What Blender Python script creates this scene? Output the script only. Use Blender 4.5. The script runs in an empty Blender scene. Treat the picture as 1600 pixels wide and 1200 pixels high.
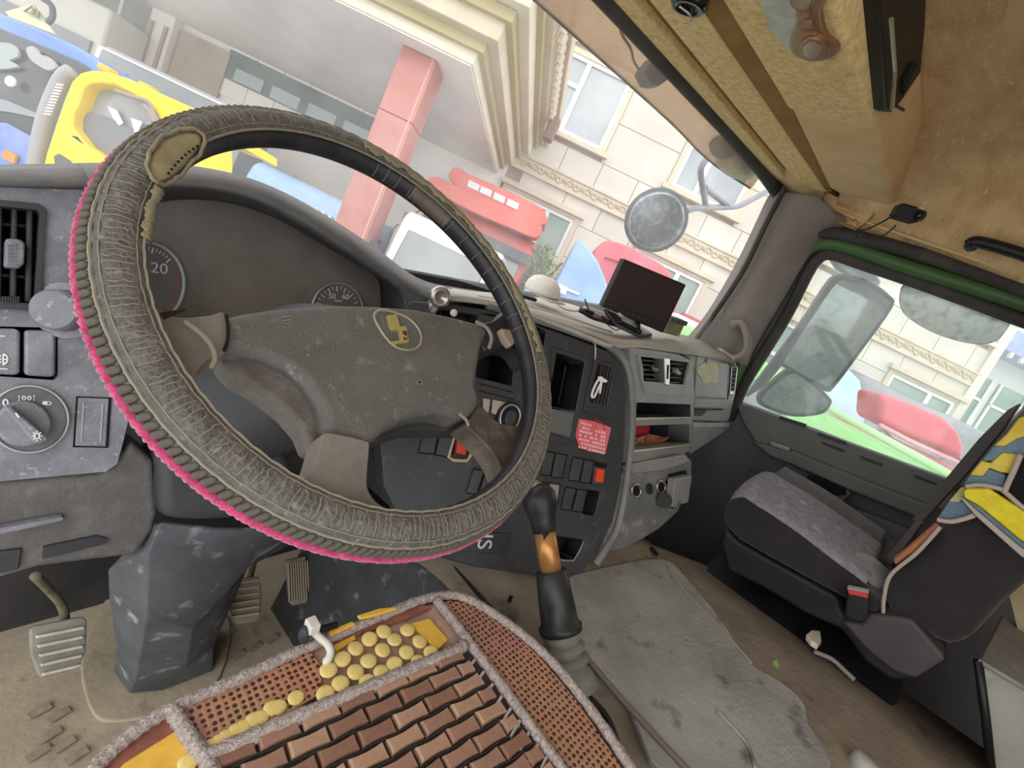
import bpy, bmesh, math, random
from mathutils import Vector, Matrix
from mathutils.geometry import tessellate_polygon
random.seed(7)
V = Vector
sc = bpy.context.scene
COL = sc.collection

# ------------------------------------------------------------------ camera
# Cab axes: X to the passenger side, Y forward, Z up.  Eye point in cab coordinates is (0,0,H);
# H is the eye height above the driver's footwell floor.
H = 1.0
F = 760.0                      # focal length in pixels of a 1600 px wide frame
CR = ((0.66659459, -0.02450715, 0.74501748),     # cab X,Y,Z rows in camera (right, down, forward)
      (-0.67604767, -0.44091952, 0.59038083),
      (0.31402420, -0.89721200, -0.31048257))
cam_d = bpy.data.cameras.new('camera')
cam_d.sensor_fit = 'HORIZONTAL'; cam_d.sensor_width = 36.0
cam_d.lens = F / 1600.0 * 36.0
cam_d.clip_start = 0.02; cam_d.clip_end = 300
cam = bpy.data.objects.new('camera', cam_d); COL.objects.link(cam)
cam.matrix_world = Matrix(((CR[0][0], -CR[0][1], -CR[0][2], 0),
                           (CR[1][0], -CR[1][1], -CR[1][2], 0),
                           (CR[2][0], -CR[2][1], -CR[2][2], H),
                           (0, 0, 0, 1)))
sc.camera = cam

# ------------------------------------------------------------------ overcast sky, exposure
w = bpy.data.worlds.new('overcast_sky'); sc.world = w; w.use_nodes = True
bg = w.node_tree.nodes['Background']
bg.inputs[0].default_value = (0.94, 0.97, 1.0, 1); bg.inputs[1].default_value = 1.25
sun_d = bpy.data.lights.new('hazy_sun', 'SUN'); sun_d.energy = 0.35; sun_d.angle = math.radians(35)
sun_d.color = (1.0, 0.96, 0.9)
sun = bpy.data.objects.new('hazy_sun', sun_d); COL.objects.link(sun)
sun.rotation_euler = V((0.62, 0.42, -0.66)).to_track_quat('-Z', 'Y').to_euler()
sc.view_settings.view_transform = 'Standard'; sc.view_settings.look = 'None'
sc.view_settings.gamma = 1.0; sc.view_settings.use_curve_mapping = False
sc.view_settings.exposure = 0.95

# ------------------------------------------------------------------ frames
def ray(px, py):
    a, b = (px - 800) / F, (py - 600) / F
    return V([r[0] * a + r[1] * b + r[2] for r in CR])
def U(px, py, x=None, y=None, z=None):
    """point of the cab seen at a place in the photograph, on the cab plane x=, y= or z= (eye at 0,0,0)"""
    d = ray(px, py)
    if x is not None: return d * (x / d.x)
    if y is not None: return d * (y / d.y)
    return d * (z / d.z)
class Pl:
    """a real plane of the cab (point, normal towards the viewer)"""
    def __init__(s, p, n):
        s.p = V(p); s.n = V(n).normalized()
    def at(s, px, py, h=0.0):
        d = ray(px, py); return d * ((s.n.dot(s.p) + h) / s.n.dot(d))
    def poly(s, pts, h=0.0): return [s.at(a, b, h) for a, b in pts]
# yard frame: X along the facade, Y towards it, Z up (the truck stands leaning on a slope)
EM = Matrix(((0.6211780, 0.7606890, 0.1883881, 0), (-0.7768021, 0.6294336, 0.0197951, 0),
             (-0.1035199, -0.1586365, 0.9818951, H), (0, 0, 0, 1)))
SH = Matrix.Translation((0, 0, H))
EI = EM.to_3x3().transposed()
def XE(px, py, Y):
    d = EI @ ray(px, py); return d * (Y / d.y)

# ------------------------------------------------------------------ materials
def S(h):
    c = [int(h[i:i + 2], 16) / 255 for i in (0, 2, 4)]
    return tuple(x / 12.92 if x <= .04045 else ((x + .055) / 1.055) ** 2.4 for x in c) + (1,)
MATS = {}
def M(name, c1, rough=.6, c2=None, scale=12, lo=.42, hi=.62, bump=0, bscale=120, metal=0, spec=.35, stretch=None, sheen=0, c3=None, s3=60):
    if name in MATS: return MATS[name]
    m = bpy.data.materials.new(name); m.use_nodes = True; nt = m.node_tree; b = nt.nodes['Principled BSDF']
    b.inputs['Roughness'].default_value = rough; b.inputs['Metallic'].default_value = metal
    b.inputs['Specular IOR Level'].default_value = spec
    if sheen: b.inputs['Sheen Weight'].default_value = sheen
    c1 = S(c1) if isinstance(c1, str) else c1
    b.inputs['Base Color'].default_value = c1
    tc = nt.nodes.new('ShaderNodeTexCoord'); mp = nt.nodes.new('ShaderNodeMapping')
    nt.links.new(tc.outputs['Object'], mp.inputs[0])
    if stretch: mp.inputs['Scale'].default_value = stretch
    if c2:
        c2 = S(c2)
        n = nt.nodes.new('ShaderNodeTexNoise'); n.inputs['Scale'].default_value = scale
        n.inputs['Detail'].default_value = 8; n.inputs['Roughness'].default_value = .65
        r = nt.nodes.new('ShaderNodeValToRGB'); r.color_ramp.elements[0].position = lo; r.color_ramp.elements[1].position = hi
        r.color_ramp.elements[0].color = c1; r.color_ramp.elements[1].color = c2
        nt.links.new(mp.outputs[0], n.inputs['Vector']); nt.links.new(n.outputs[0], r.inputs[0])
        out = r.outputs[0]
        if c3:
            n3 = nt.nodes.new('ShaderNodeTexNoise'); n3.inputs['Scale'].default_value = s3; n3.inputs['Detail'].default_value = 4
            r3 = nt.nodes.new('ShaderNodeValToRGB'); r3.color_ramp.elements[0].position = .6; r3.color_ramp.elements[1].position = .72
            mx = nt.nodes.new('ShaderNodeMixRGB'); mx.inputs[2].default_value = S(c3)
            nt.links.new(mp.outputs[0], n3.inputs['Vector']); nt.links.new(n3.outputs[0], r3.inputs[0])
            nt.links.new(r3.outputs[0], mx.inputs[0]); nt.links.new(out, mx.inputs[1]); out = mx.outputs[0]
        nt.links.new(out, b.inputs['Base Color'])
    if bump:
        n2 = nt.nodes.new('ShaderNodeTexNoise'); n2.inputs['Scale'].default_value = bscale; n2.inputs['Detail'].default_value = 4
        bp = nt.nodes.new('ShaderNodeBump'); bp.inputs['Strength'].default_value = bump; bp.inputs['Distance'].default_value = .003
        nt.links.new(mp.outputs[0], n2.inputs['Vector']); nt.links.new(n2.outputs[0], bp.inputs['Height'])
        nt.links.new(bp.outputs[0], b.inputs['Normal'])
    MATS[name] = m
    return m
def glass(name, tint, dust, dustcol, gloss=.06, patch=None):
    """thin pane with a film of dust: see-through, a little diffuse, a little mirror"""
    if name in MATS: return MATS[name]
    m = bpy.data.materials.new(name); m.use_nodes = True; nt = m.node_tree
    for n in list(nt.nodes): nt.nodes.remove(n)
    o = nt.nodes.new('ShaderNodeOutputMaterial'); t = nt.nodes.new('ShaderNodeBsdfTransparent'); t.inputs[0].default_value = S(tint)
    d = nt.nodes.new('ShaderNodeBsdfTranslucent'); d.inputs[0].default_value = S(dustcol)
    df = nt.nodes.new('ShaderNodeBsdfDiffuse'); df.inputs[0].default_value = S(dustcol)
    a = nt.nodes.new('ShaderNodeMixShader'); a.inputs[0].default_value = .5
    nt.links.new(d.outputs[0], a.inputs[1]); nt.links.new(df.outputs[0], a.inputs[2])
    x = nt.nodes.new('ShaderNodeMixShader')
    tc = nt.nodes.new('ShaderNodeTexCoord'); n = nt.nodes.new('ShaderNodeTexNoise'); n.inputs['Scale'].default_value = 9; n.inputs['Detail'].default_value = 7
    r = nt.nodes.new('ShaderNodeMapRange'); r.inputs[1].default_value = .3; r.inputs[2].default_value = .75
    r.inputs[3].default_value = dust * .6; r.inputs[4].default_value = dust * 1.5
    nt.links.new(tc.outputs['Object'], n.inputs['Vector']); nt.links.new(n.outputs[0], r.inputs[0]); nt.links.new(r.outputs[0], x.inputs[0])
    nt.links.new(t.outputs[0], x.inputs[1]); nt.links.new(a.outputs[0], x.inputs[2])
    g = nt.nodes.new('ShaderNodeBsdfGlossy'); g.inputs['Roughness'].default_value = .03
    y = nt.nodes.new('ShaderNodeMixShader'); y.inputs[0].default_value = gloss
    nt.links.new(x.outputs[0], y.inputs[1]); nt.links.new(g.outputs[0], y.inputs[2]); nt.links.new(y.outputs[0], o.inputs[0])
    MATS[name] = m
    return m

# ------------------------------------------------------------------ mesh builder
def tri_fill(loops):
    flat = [p for l in loops for p in l]
    return flat, tessellate_polygon([[V(p) for p in l] for l in loops])
def spline(pts, n=6, closed=False):
    """Catmull-Rom through the points"""
    P = [V(p) for p in pts]; out = []; N = len(P)
    for i in range(N if closed else N - 1):
        if closed: a, b, c, d = P[i - 1], P[i], P[(i + 1) % N], P[(i + 2) % N]
        else: a, b, c, d = P[max(i - 1, 0)], P[i], P[i + 1], P[min(i + 2, N - 1)]
        for k in range(n):
            t = k / n
            out.append(.5 * ((2 * b) + (c - a) * t + (2 * a - 5 * b + 4 * c - d) * t * t + (3 * b - a - 3 * c + d) * t ** 3))
    if not closed: out.append(P[-1])
    return out
def px_spline(pts, n=5, closed=True):
    return [(p.x, p.y) for p in spline([(a, b, 0) for a, b in pts], n, closed)]
class MB:
    def __init__(s): s.v = []; s.f = []
    def add(s, vs, fs):
        o = len(s.v); s.v += [V(p) for p in vs]; s.f += [tuple(i + o for i in f) for f in fs]; return s
    def box(s, c, d, rot=None):
        c = V(c); d = V(d) / 2; r = rot or Matrix.Identity(3)
        vs = [c + r @ V((x * d.x, y * d.y, z * d.z)) for x in (-1, 1) for y in (-1, 1) for z in (-1, 1)]
        return s.add(vs, [(0, 1, 3, 2), (4, 6, 7, 5), (0, 4, 5, 1), (2, 3, 7, 6), (0, 2, 6, 4), (1, 5, 7, 3)])
    def prism(s, pts, ext, holes=()):
        """front outline pts pushed by the vector ext, with optional holes"""
        ext = V(ext); loops = [[V(p) for p in pts]] + [[V(p) for p in h] for h in holes]
        n = sum(map(len, loops))
        if holes:
            flat, tris = tri_fill(loops)
            fs = [tuple(t) for t in tris] + [tuple(i + n for i in reversed(t)) for t in tris]
        else:
            flat = loops[0]; fs = [tuple(range(n)), tuple(range(2 * n - 1, n - 1, -1))]
        o = 0
        for l in loops:
            m = len(l)
            fs += [(o + i, o + (i + 1) % m, n + o + (i + 1) % m, n + o + i) for i in range(m)]; o += m
        return s.add(list(flat) + [p + ext for p in flat], fs)
    def loft(s, rings, closed=True, caps=False):
        m = len(rings[0]); vs = [p for r in rings for p in r]; fs = []
        for k in range(len(rings) - 1):
            for i in range(m if closed else m - 1):
                j = (i + 1) % m; fs.append((k * m + i, k * m + j, (k + 1) * m + j, (k + 1) * m + i))
        if caps: fs += [tuple(range(m - 1, -1, -1)), tuple((len(rings) - 1) * m + i for i in range(m))]
        return s.add(vs, fs)
    def tube(s, path, r, n=8, closed=False, caps=True):
        P = [V(p) for p in path]; N = len(P); rings = []
        t0 = (P[1] - P[0]).normalized(); u = t0.orthogonal().normalized()
        for i in range(N):
            if closed: t = P[(i + 1) % N] - P[i - 1]
            else: t = P[min(i + 1, N - 1)] - P[max(i - 1, 0)]
            t.normalize(); u = (u - t * u.dot(t)).normalized(); b = t.cross(u)
            rr = r[i] if isinstance(r, (list, tuple)) else r
            rings.append([P[i] + (u * math.cos(2 * math.pi * k / n) + b * math.sin(2 * math.pi * k / n)) * rr for k in range(n)])
        if closed: rings.append(rings[0]); caps = False
        return s.loft(rings, True, caps)
    def disc(s, c, nrm, r, h, n=24, r2=None):
        c = V(c); nrm = V(nrm).normalized(); u = nrm.orthogonal().normalized(); b = nrm.cross(u); r2 = r if r2 is None else r2
        A = [c + (u * math.cos(2 * math.pi * k / n) + b * math.sin(2 * math.pi * k / n)) * r for k in range(n)]
        B = [c + nrm * h + (u * math.cos(2 * math.pi * k / n) + b * math.sin(2 * math.pi * k / n)) * r2 for k in range(n)]
        return s.loft([A, B], True, True)
    def lathe(s, c, ax, prof, n=24):
        """prof: (radius, height along ax)"""
        c = V(c); ax = V(ax).normalized(); u = ax.orthogonal().normalized(); b = ax.cross(u)
        return s.loft([[c + ax * h + (u * math.cos(2 * math.pi * k / n) + b * math.sin(2 * math.pi * k / n)) * max(r, 1e-5) for k in range(n)] for r, h in prof], True, True)
    def ball(s, c, r, n=12, m=8):
        c = V(c); r = V((r, r, r)) if not hasattr(r, '__len__') else V(r); rings = []
        for j in range(m + 1):
            a = math.pi * j / m - math.pi / 2
            rings.append([c + V((r.x * math.cos(a) * math.cos(2 * math.pi * k / n), r.y * math.cos(a) * math.sin(2 * math.pi * k / n), r.z * math.sin(a))) for k in range(n)])
        return s.loft(rings, True, False)
    def mesh(s, name, mat, smooth=False):
        me = bpy.data.meshes.new(name); me.from_pydata([tuple(p) for p in s.v], [], s.f); me.validate()
        bm = bmesh.new(); bm.from_mesh(me); bmesh.ops.remove_doubles(bm, verts=bm.verts, dist=1e-6)
        bmesh.ops.recalc_face_normals(bm, faces=bm.faces); bm.to_mesh(me); bm.free()
        if smooth: me.polygons.foreach_set('use_smooth', [True] * len(me.polygons))
        me.materials.append(mat)
        return me
    def build(s, name, mat, parent=None, smooth=False, bevel=0, seg=2, solid=0, sub=0, frame=None, label=None):
        o = bpy.data.objects.new(name, s.mesh(name, mat, smooth)); COL.objects.link(o)
        if solid:
            md = o.modifiers.new('solid', 'SOLIDIFY'); md.thickness = solid; md.offset = 0
        if bevel:
            md = o.modifiers.new('bevel', 'BEVEL'); md.width = bevel; md.segments = seg; md.limit_method = 'ANGLE'; md.angle_limit = .6
            if seg > 1: o.data.polygons.foreach_set('use_smooth', [True] * len(o.data.polygons)); md.harden_normals = True
        if sub:
            md = o.modifiers.new('sub', 'SUBSURF'); md.levels = sub; md.render_levels = sub
        if parent is not None: o.parent = parent
        else: o.matrix_world = frame or SH
        if label: o['label'] = label
        return o
def thing(name, label, cat, group=None, at=(0, 0, 0), frame=None):
    o = bpy.data.objects.new(name, None); COL.objects.link(o); o.empty_display_size = .05
    o.matrix_world = frame or SH
    o['label'] = label; o['category'] = cat
    if group: o['group'] = group
    return o
def tag(o, label, cat, group=None):
    o['label'] = label; o['category'] = cat
    if group: o['group'] = group
    return o
def struct(o, label=None):
    o['kind'] = 'structure'
    if label: o['label'] = label
    return o
def sroot(name, label, frame=None):
    o = bpy.data.objects.new(name, None); COL.objects.link(o); o.matrix_world = frame or SH; o.empty_display_size = .05
    return struct(o, label)
def plate(pl, px, h, depth, holes=()):
    """slab whose front outline is given as seen, lying h proud of the plane"""
    return MB().prism(pl.poly(px, h), -pl.n * depth, [pl.poly(q, h) for q in holes])
def text_mesh(name, body, size, mat, parent, o, u, v, n, depth=.0004, align='CENTER'):
    cu = bpy.data.curves.new(name, 'FONT'); cu.body = body; cu.size = size; cu.extrude = depth
    cu.align_x = align; cu.align_y = 'CENTER'
    tmp = bpy.data.objects.new(name, cu); COL.objects.link(tmp)
    bpy.context.view_layer.update()
    me = bpy.data.meshes.new_from_object(tmp.evaluated_get(bpy.context.evaluated_depsgraph_get()))
    bpy.data.objects.remove(tmp); bpy.data.curves.remove(cu)
    u = V(u).normalized(); n = V(n).normalized(); v = n.cross(u)
    R = Matrix((u, v, n)).transposed().to_4x4(); R.translation = V(o)
    me.transform(R); me.materials.clear(); me.materials.append(mat)
    ob = bpy.data.objects.new(name, me); COL.objects.link(ob); ob.parent = parent
    return ob

# ------------------------------------------------------------------ materials of the cab
m_panel = M('dusty_grey_plastic', '74757c', .58, '92929a', 26, .42, .72, .25, 500, c3='a0a0a4', s3=160)
m_pad = M('soft_dash_pad', '5f5f63', .65, '7a7772', 9, .4, .7, .3, 600)
m_padlight = M('dusty_dash_top', 'a8a59c', .75, 'bdb5a8', 7, .4, .7, .25, 500)
m_cpanel = M('charcoal_panel', '3a3b3d', .48, '454648', 14, .45, .75, .1, 600, c3='505050', s3=60)
m_rmod = M('mid_grey_panel', '8b8b88', .5, '9d9b95', 10, .42, .75, .12, 600)
m_dark = M('dark_plastic', '38393c', .5, '454645', 25, .45, .8, .1, 500)
m_black = M('black_plastic', '1b1b1d', .4)
m_void = M('black_cavity', '121213', .9)
m_blackgloss = M('gloss_black', '17181b', .15, spec=.5)
m_white = M('white_print', 'e8e8e4', .6)
m_beige = M('headliner_fabric', 'e6cf9c', .95, 'c9ab6e', 80, .38, .66, .6, 300)
m_beigeplain = M('beige_moulding', 'd8bc8e', .85, 'c5a475', 9, .4, .8, .2, 300)
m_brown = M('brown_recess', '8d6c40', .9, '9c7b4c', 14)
m_shadefab = M('shaded_headliner', 'd2b588', .95, 'b9966a', 9, .4, .7, .6, 200, c3='dcc49a', s3=40, stretch=(1, 2.2, 1))  # headliner fabric coloured browner and darker for the shading on this side
m_pillar = M('pillar_trim', '7f7772', .7, '8c847e', 7, .4, .75, .2, 400)
m_door = M('door_trim', '676a67', .55, '777976', 8, .4, .75, .15, 400)
m_doordark = M('door_trim_dark', '5f6064', .65, '6e6f76', 6, .4, .75, .15, 400)
m_green = M('green_cab_paint', '4a6b3f', .4, '3f5d36', 5, .4, .7)
m_seal = M('rubber_seal', '3a3635', .75, '4a4543', 8)
m_floor = M('dusty_floor_mat', 'a89a83', .95, '8f8371', 8, .4, .7, .5, 90, c3='796f61', s3=18)
m_hump = M('worn_grey_mat', '9c9a95', .42, '7d7b78', 6, .38, .66, .6, 140, c3='57544f', s3=17)
m_brownmat = M('muddy_brown_mat', '8d8171', .9, '72685b', 8, .4, .68, .6, 60, c3='4f483f', s3=14)
m_dirtydark = M('dark_footwell', '3d3a3a', .95, '2f2c2d', 6)
m_tinted = glass('amber_visor', 'dccbb8', .55, 'd6c2ae', .02)
m_windshield = glass('dusty_hazed_windshield', 'fdfdfc', .17, 'ffffff', .03)  # real dust, made thicker to wash the yard in overexposed haze
m_doorglass = glass('green_tinted_glass', 'f6f9f7', .11, 'f8fffb', .04)  # dust raised so the yard looks pale and hazy through it
m_screw = M('dull_screw', '8c8a86', .4, metal=.7)
m_chrome = M('dull_chrome', 'b9b6b0', .3, metal=.8)

# ------------------------------------------------------------------ the cab shell
# floor: driver's footwell, engine tunnel with its mats
fl = struct(MB().prism([V((-.25, .98, -1.0)), V((.72, .98, -1.0)), V((.72, -.6, -1.0)), V((-.25, -.6, -1.0))], (0, 0, -.03)).build('floor', m_floor), 'dusty beige rubber mat in the footwell')
# raised rib panel around the column foot
mat_px = [(205, 900), (130, 1010), (140, 1105), (180, 1127), (280, 1105), (345, 1055), (350, 950)]
MB().prism([U(a, b, z=-.992) for a, b in px_spline(mat_px, 4)], (0, 0, -.008)).build('mat_insert', m_floor, fl, bevel=.004)
for a, b in ((62, 1112), (92, 1118), (78, 1150), (100, 1165), (60, 1178), (372, 1025), (398, 1012), (425, 1000), (120, 1182), (355, 990)):
    c = U(a, b, z=-.998); MB().box(c + V((0, 0, .003)), (.028, .014, .0016), Matrix.Rotation(.3, 3, 'Z')).build('tread_block', M('tread_grime', '85796a', .95, '9a8d7a', 60), fl)
# bulkhead below the dash
struct(MB().prism([V((-.3, .98, -1.0)), V((1.75, .98, -1.0)), V((1.75, .98, -.2)), V((-.3, .98, -.2))], (0, .03, 0)).build('wall_front', m_dirtydark))
# engine tunnel
rings = []
for y in (.62, .45, .3, .1, -.1, -.35, -.62):
    rings.append([V(p) for p in ((.50, y, -1.0), (.535, y, -.78), (.555, y, -.655), (.575, y, -.63), (.625, y, -.622), (.643, y, -.606), (.66, y, -.6), (.8, y, -.594), (.95, y, -.597), (1.06, y, -.604), (1.12 if y > .2 else 1.26, y, -.625), (1.15 if y > .2 else 1.29, y, -.7), (1.18 if y > .2 else 1.30, y, -1.0))])
tun = struct(MB().loft(rings, False).build('floor_tunnel', m_brownmat, smooth=True, solid=.006), 'engine tunnel covered with muddy brown mat')
# grey mat lying on the tunnel
gm = [(1035, 872), (1075, 905), (1118, 955), (1150, 1000), (1180, 1040), (1215, 1060), (1255, 1095), (1265, 1130), (1290, 1215), (1050, 1215), (985, 1105), (915, 1022), (893, 985), (880, 940), (880, 905), (945, 885)]
gmp = px_spline(gm, 3)
gmat = MB().prism([U(a, b, z=-.588) for a, b in gmp], (0, 0, -.012)).build('rubber_mat', m_hump, bevel=.004)
tag(gmat, 'worn grey rubber mat lying on the engine tunnel', 'mat')
MB().tube(spline([U(a, b, z=-.585) for a, b in ((898, 1005), (950, 1068), (1010, 1135), (1085, 1215))], 6), [.0045] * 19, 8).build('edge_bead', M('mat_bead', '6f6663', .7), gmat, True)
MB().tube(spline([U(a, b, z=-.586) for a, b in ((1042, 884), (1060, 912), (1120, 975), (1175, 1037))], 6), .0025, 6).build('seam', M('mat_seam', '8d8678', .8), gmat, True)
MB().tube(spline([U(a, b, z=-.586) for a, b in ((1120, 1110), (1165, 1160), (1180, 1200))], 6), .0025, 6).build('scuff_ridge', m_hump, gmat, True)
# passenger floor
struct(MB().prism([V((1.15, .98, -.99)), V((1.8, .98, -.99)), V((1.8, -.6, -.99)), V((1.15, -.6, -.99))], (0, 0, -.03)).build('floor_passenger', m_dirtydark))
# rear wall stub with the sleeper
struct(MB().box((1.2, -.78, -.25), (1.3, .04, 1.5)).build('wall_rear', M('rear_trim', 'c9ab78', .9, 'b09060', 8)))

# ------------------------------------------------------------------ passenger door
door = sroot('door_1', 'passenger door with dark grey trim and green window frame')
XD = 1.72
win = [(1290, 398), (1330, 402), (1470, 450), (1640, 512), (1640, 560), (1600, 640), (1484, 752), (1400, 722), (1270, 672), (1152, 628), (1156, 600), (1200, 530), (1255, 425)]
def dx(p, x=XD): return U(p[0], p[1], x=x)
outer = [V((XD, .62, -1.0)), V((XD, .60, -.15)), V((XD, .50, .36)), V((XD, -.7, .36)), V((XD, -.7, -1.0))]
hole = [dx(p) for p in win]
# keep the hole inside the outline
MB().prism(outer, (.05, 0, 0), [hole]).build('door_shell', m_doordark, door)
# green painted frame ring + dark seals
def ring_px(off): # shrink/expand the window outline about its centre
    c = sum((V((a, b)) for a, b in win), V((0, 0))) / len(win)
    return [tuple(c + (V(p) - c) * (1 + off)) for p in win]
def frame_line(pts, off_px, x):
    return [dx((p[0] + off_px[0], p[1] + off_px[1]), x) for p in pts]
inn = [(1140, 655), (1164, 600), (1195, 550), (1230, 492), (1262, 428), (1278, 405), (1300, 398), (1350, 414), (1440, 444), (1540, 480), (1660, 524)]
grn = [(1140, 612), (1158, 572), (1179, 528), (1215, 468), (1242, 418), (1262, 392), (1290, 381), (1330, 388), (1410, 415), (1530, 452), (1660, 494)]
outs = [(1128, 590), (1140, 560), (1162, 518), (1200, 452), (1232, 398), (1255, 374), (1285, 364), (1332, 370), (1440, 398), (1540, 432), (1660, 474)]
MB().tube(spline([dx(q, 1.715) for q in inn], 4), .017, 10).build('window_seal', m_seal, door, True)
MB().tube(spline([dx(q, 1.705) for q in grn], 4), .020, 10).build('painted_frame', m_green, door, True)
MB().tube(spline([dx(q, 1.69) for q in outs], 4), .018, 10).build('outer_seal', m_seal, door, True)
# waist rail and trim panel
pD = Pl((XD, 0, 0), (-1, 0, 0))
plate(pD, [(1150, 632), (1170, 634), (1300, 682), (1500, 756), (1478, 800), (1300, 735), (1200, 700), (1180, 692), (1160, 660)], .035, .035).build('waist_rail', m_door, door, bevel=.008)
plate(pD, [(1175, 690), (1240, 705), (1330, 742), (1450, 790), (1440, 812), (1330, 768), (1240, 728), (1200, 712)], .055, .05).build('armrest', m_door, door, bevel=.008)
plate(pD, [(1205, 690), (1235, 700), (1233, 706), (1203, 696)], .058, .01).build('lock_slider', m_chrome, door, bevel=.002)
plate(pD, [(1218, 650), (1260, 663), (1259, 668), (1217, 655)], .04, .008).build('demister_slot', m_dark, door)
plate(pD, [(1278, 675), (1322, 690), (1321, 695), (1277, 680)], .04, .008).build('demister_slot', m_dark, door)
plate(pD, [(1165, 735), (1245, 760), (1430, 830), (1425, 870), (1330, 845), (1250, 812), (1165, 780)], .03, .03).build('door_pocket', m_doordark, door, bevel=.01)
plate(pD, [(1262, 742), (1320, 762), (1323, 774), (1300, 775), (1258, 760)], .06, .02).build('pull_handle', m_void, door, bevel=.004)
plate(pD, [(1268, 748), (1252, 768), (1315, 784), (1330, 772), (1322, 764)], .052, .02).build('handle_cup', m_door, door, bevel=.004)
for q in ((1285, 690), (1345, 712), (1430, 742)):
    plate(pD, [(q[0], q[1]), (q[0] + 34, q[1] + 13), (q[0] + 33, q[1] + 17), (q[0] - 1, q[1] + 4)], .038, .006).build('trim_slot', m_dark, door)
# door glass
gl = struct(MB().prism([dx((a, b), 1.745) for a, b in win], (.004, 0, 0)).build('window_2', m_doorglass), 'dusty green-tinted passenger door glass')

# ------------------------------------------------------------------ A-pillar with grab handle
pil = sroot('trim_1', 'grey moulded A-pillar trim')
sec = []
for (l, m_, r) in (((1082, 538), (1120, 555), (1166, 572)), ((1118, 494), (1150, 520), (1180, 540)), ((1165, 415), (1190, 445), (1222, 468)), ((1196, 352), (1225, 375), (1262, 400)), ((1212, 318), (1250, 335), (1296, 362)), ((1222, 300), (1275, 305), (1330, 350))):
    sec.append([U(*l, x=1.62) + V((.06, .05, 0)), U(*l, x=1.62), U(*m_, x=1.62), U(*r, x=1.69), U(*r, x=1.69) + V((.06, .02, 0))])
rr = []
for k in range(5): rr.append(spline([s[k] for s in sec], 4))
MB().loft([[rr[k][i] for k in range(5)] for i in range(len(rr[0]))], False).build('pillar_cover', m_pillar, pil, True, solid=.006)
hnd = spline([U(a, b, x=1.585) for a, b in ((1148, 506), (1158, 505), (1166, 520), (1168, 542), (1160, 556), (1148, 560))], 6)
MB().tube(hnd, .011, 10).build('grab_handle', m_pillar, pil, True)
MB().disc(U(1150, 508, x=1.62), (-1, 0, 0), .016, .02).build('handle_boss', m_pillar, pil, True)
MB().tube(spline([U(a, b, x=1.60) for a, b in ((1083, 536), (1110, 500), (1160, 425), (1196, 352), (1218, 310), (1226, 292))], 6), .008, 8).build('glass_seal', m_seal, pil, True)

# ------------------------------------------------------------------ header, overhead console, ceiling
head = sroot('trim_2', 'windscreen header trim with black rubber seal')
MB().tube([V((-.3, .60, .347)), V((.5, .60, .347)), V((1.2, .60, .345)), V((1.5, .60, .338)), V((1.62, .592, .325)), V((1.69, .575, .30)), V((1.70, .55, .26))], .019, 10).build('rubber_seal', m_seal, head, True)
ceil = sroot('ceiling', 'beige fabric headliner of the truck cab')
def strip(y0, y1, z, name, mat, x1=1.64, x0=-.3, t=.02, bev=.004):
    return MB().box(((x0 + x1) / 2, (y0 + y1) / 2, z + t / 2), (x1 - x0, abs(y1 - y0), t)).build(name, mat, ceil, bevel=bev)
strip(.548, .585, .338, 'header_strip', m_beige, 1.69, t=.03)
strip(.520, .552, .352, 'shadow_groove', m_brown, 1.66)  # brown colour stands for the shadow in the groove
strip(.45, .522, .338, 'fabric_band', m_beige, 1.63, t=.03)
# sloped brown step
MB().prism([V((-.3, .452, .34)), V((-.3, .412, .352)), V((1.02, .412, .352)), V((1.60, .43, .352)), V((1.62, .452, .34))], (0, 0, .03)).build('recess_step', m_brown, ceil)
con = thing('overhead_console', 'beige overhead console above the windscreen with fabric-covered hatch', 'console')
MB().prism([V((-.3, .415, .338)), V((1.03, .415, .338)), V((1.06, .27, .33)), V((-.3, .262, .33))], (0, 0, .15)).build('fabric_hatch', m_beige, con, bevel=.012, seg=3)
MB().prism([V((1.033, .415, .342)), V((1.60, .445, .345)), V((1.69, .40, .34)), V((1.70, .285, .34)), V((1.063, .272, .336))], (0, 0, .15)).build('end_moulding', m_beigeplain, con, bevel=.014, seg=3)
# the rear face of the console with black drop-down panel
pR = Pl((0, .262, 0), (0, -1, 0))
plate(pR, [(1372, -30), (1378, 60), (1386, 172), (1394, 176), (1408, 160), (1440, 112), (1447, 40), (1450, -30)], .012, .03).build('black_panel', M('panel_black', '141416', .45), con, bevel=.004)
MB().tube([pR.at(1392, 30, .02), pR.at(1398, 110, .02), pR.at(1394, 170, .02)], .003, 6).build('panel_edge', m_chrome, con)
plate(pR, [(1412, 125), (1428, 95), (1434, 100), (1412, 148)], .016, .004).build('panel_latch', m_void, con)
MB().tube([pR.at(1400, 165, .02), pR.at(1412, 172, .02)], .0025, 6).build('latch_pin', m_black, con)
# ceiling proper, arching down to the door
rings = []
for y in (.42, .30, .2, .1, 0, -.1, -.25, -.45, -.75):
    k = .02 * max(0, y)
    rings.append([V(p) for p in ((-.35, y, .50), (.4, y, .505), (.9, y, .50), (1.2, y, .495), (1.36, y, .485), (1.48, y, .46), (1.57, y, .42), (1.63, y, .37 + (y - .43) * .1), (1.665, y, .335 + (y - .43) * .17), (1.685, y, .31 + (y - .43) * .17))])
MB().loft(rings, False).build('headliner', m_shadefab, ceil, True, solid=.01)
plate(Pl((0, 0, .492), (0, 0, -1)), [(1575, -40), (1560, 60), (1570, 110), (1620, 135), (1700, 100), (1680, -40)], 0, .01).build('roof_hatch_lining', m_beigeplain, ceil, bevel=.006)
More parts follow.
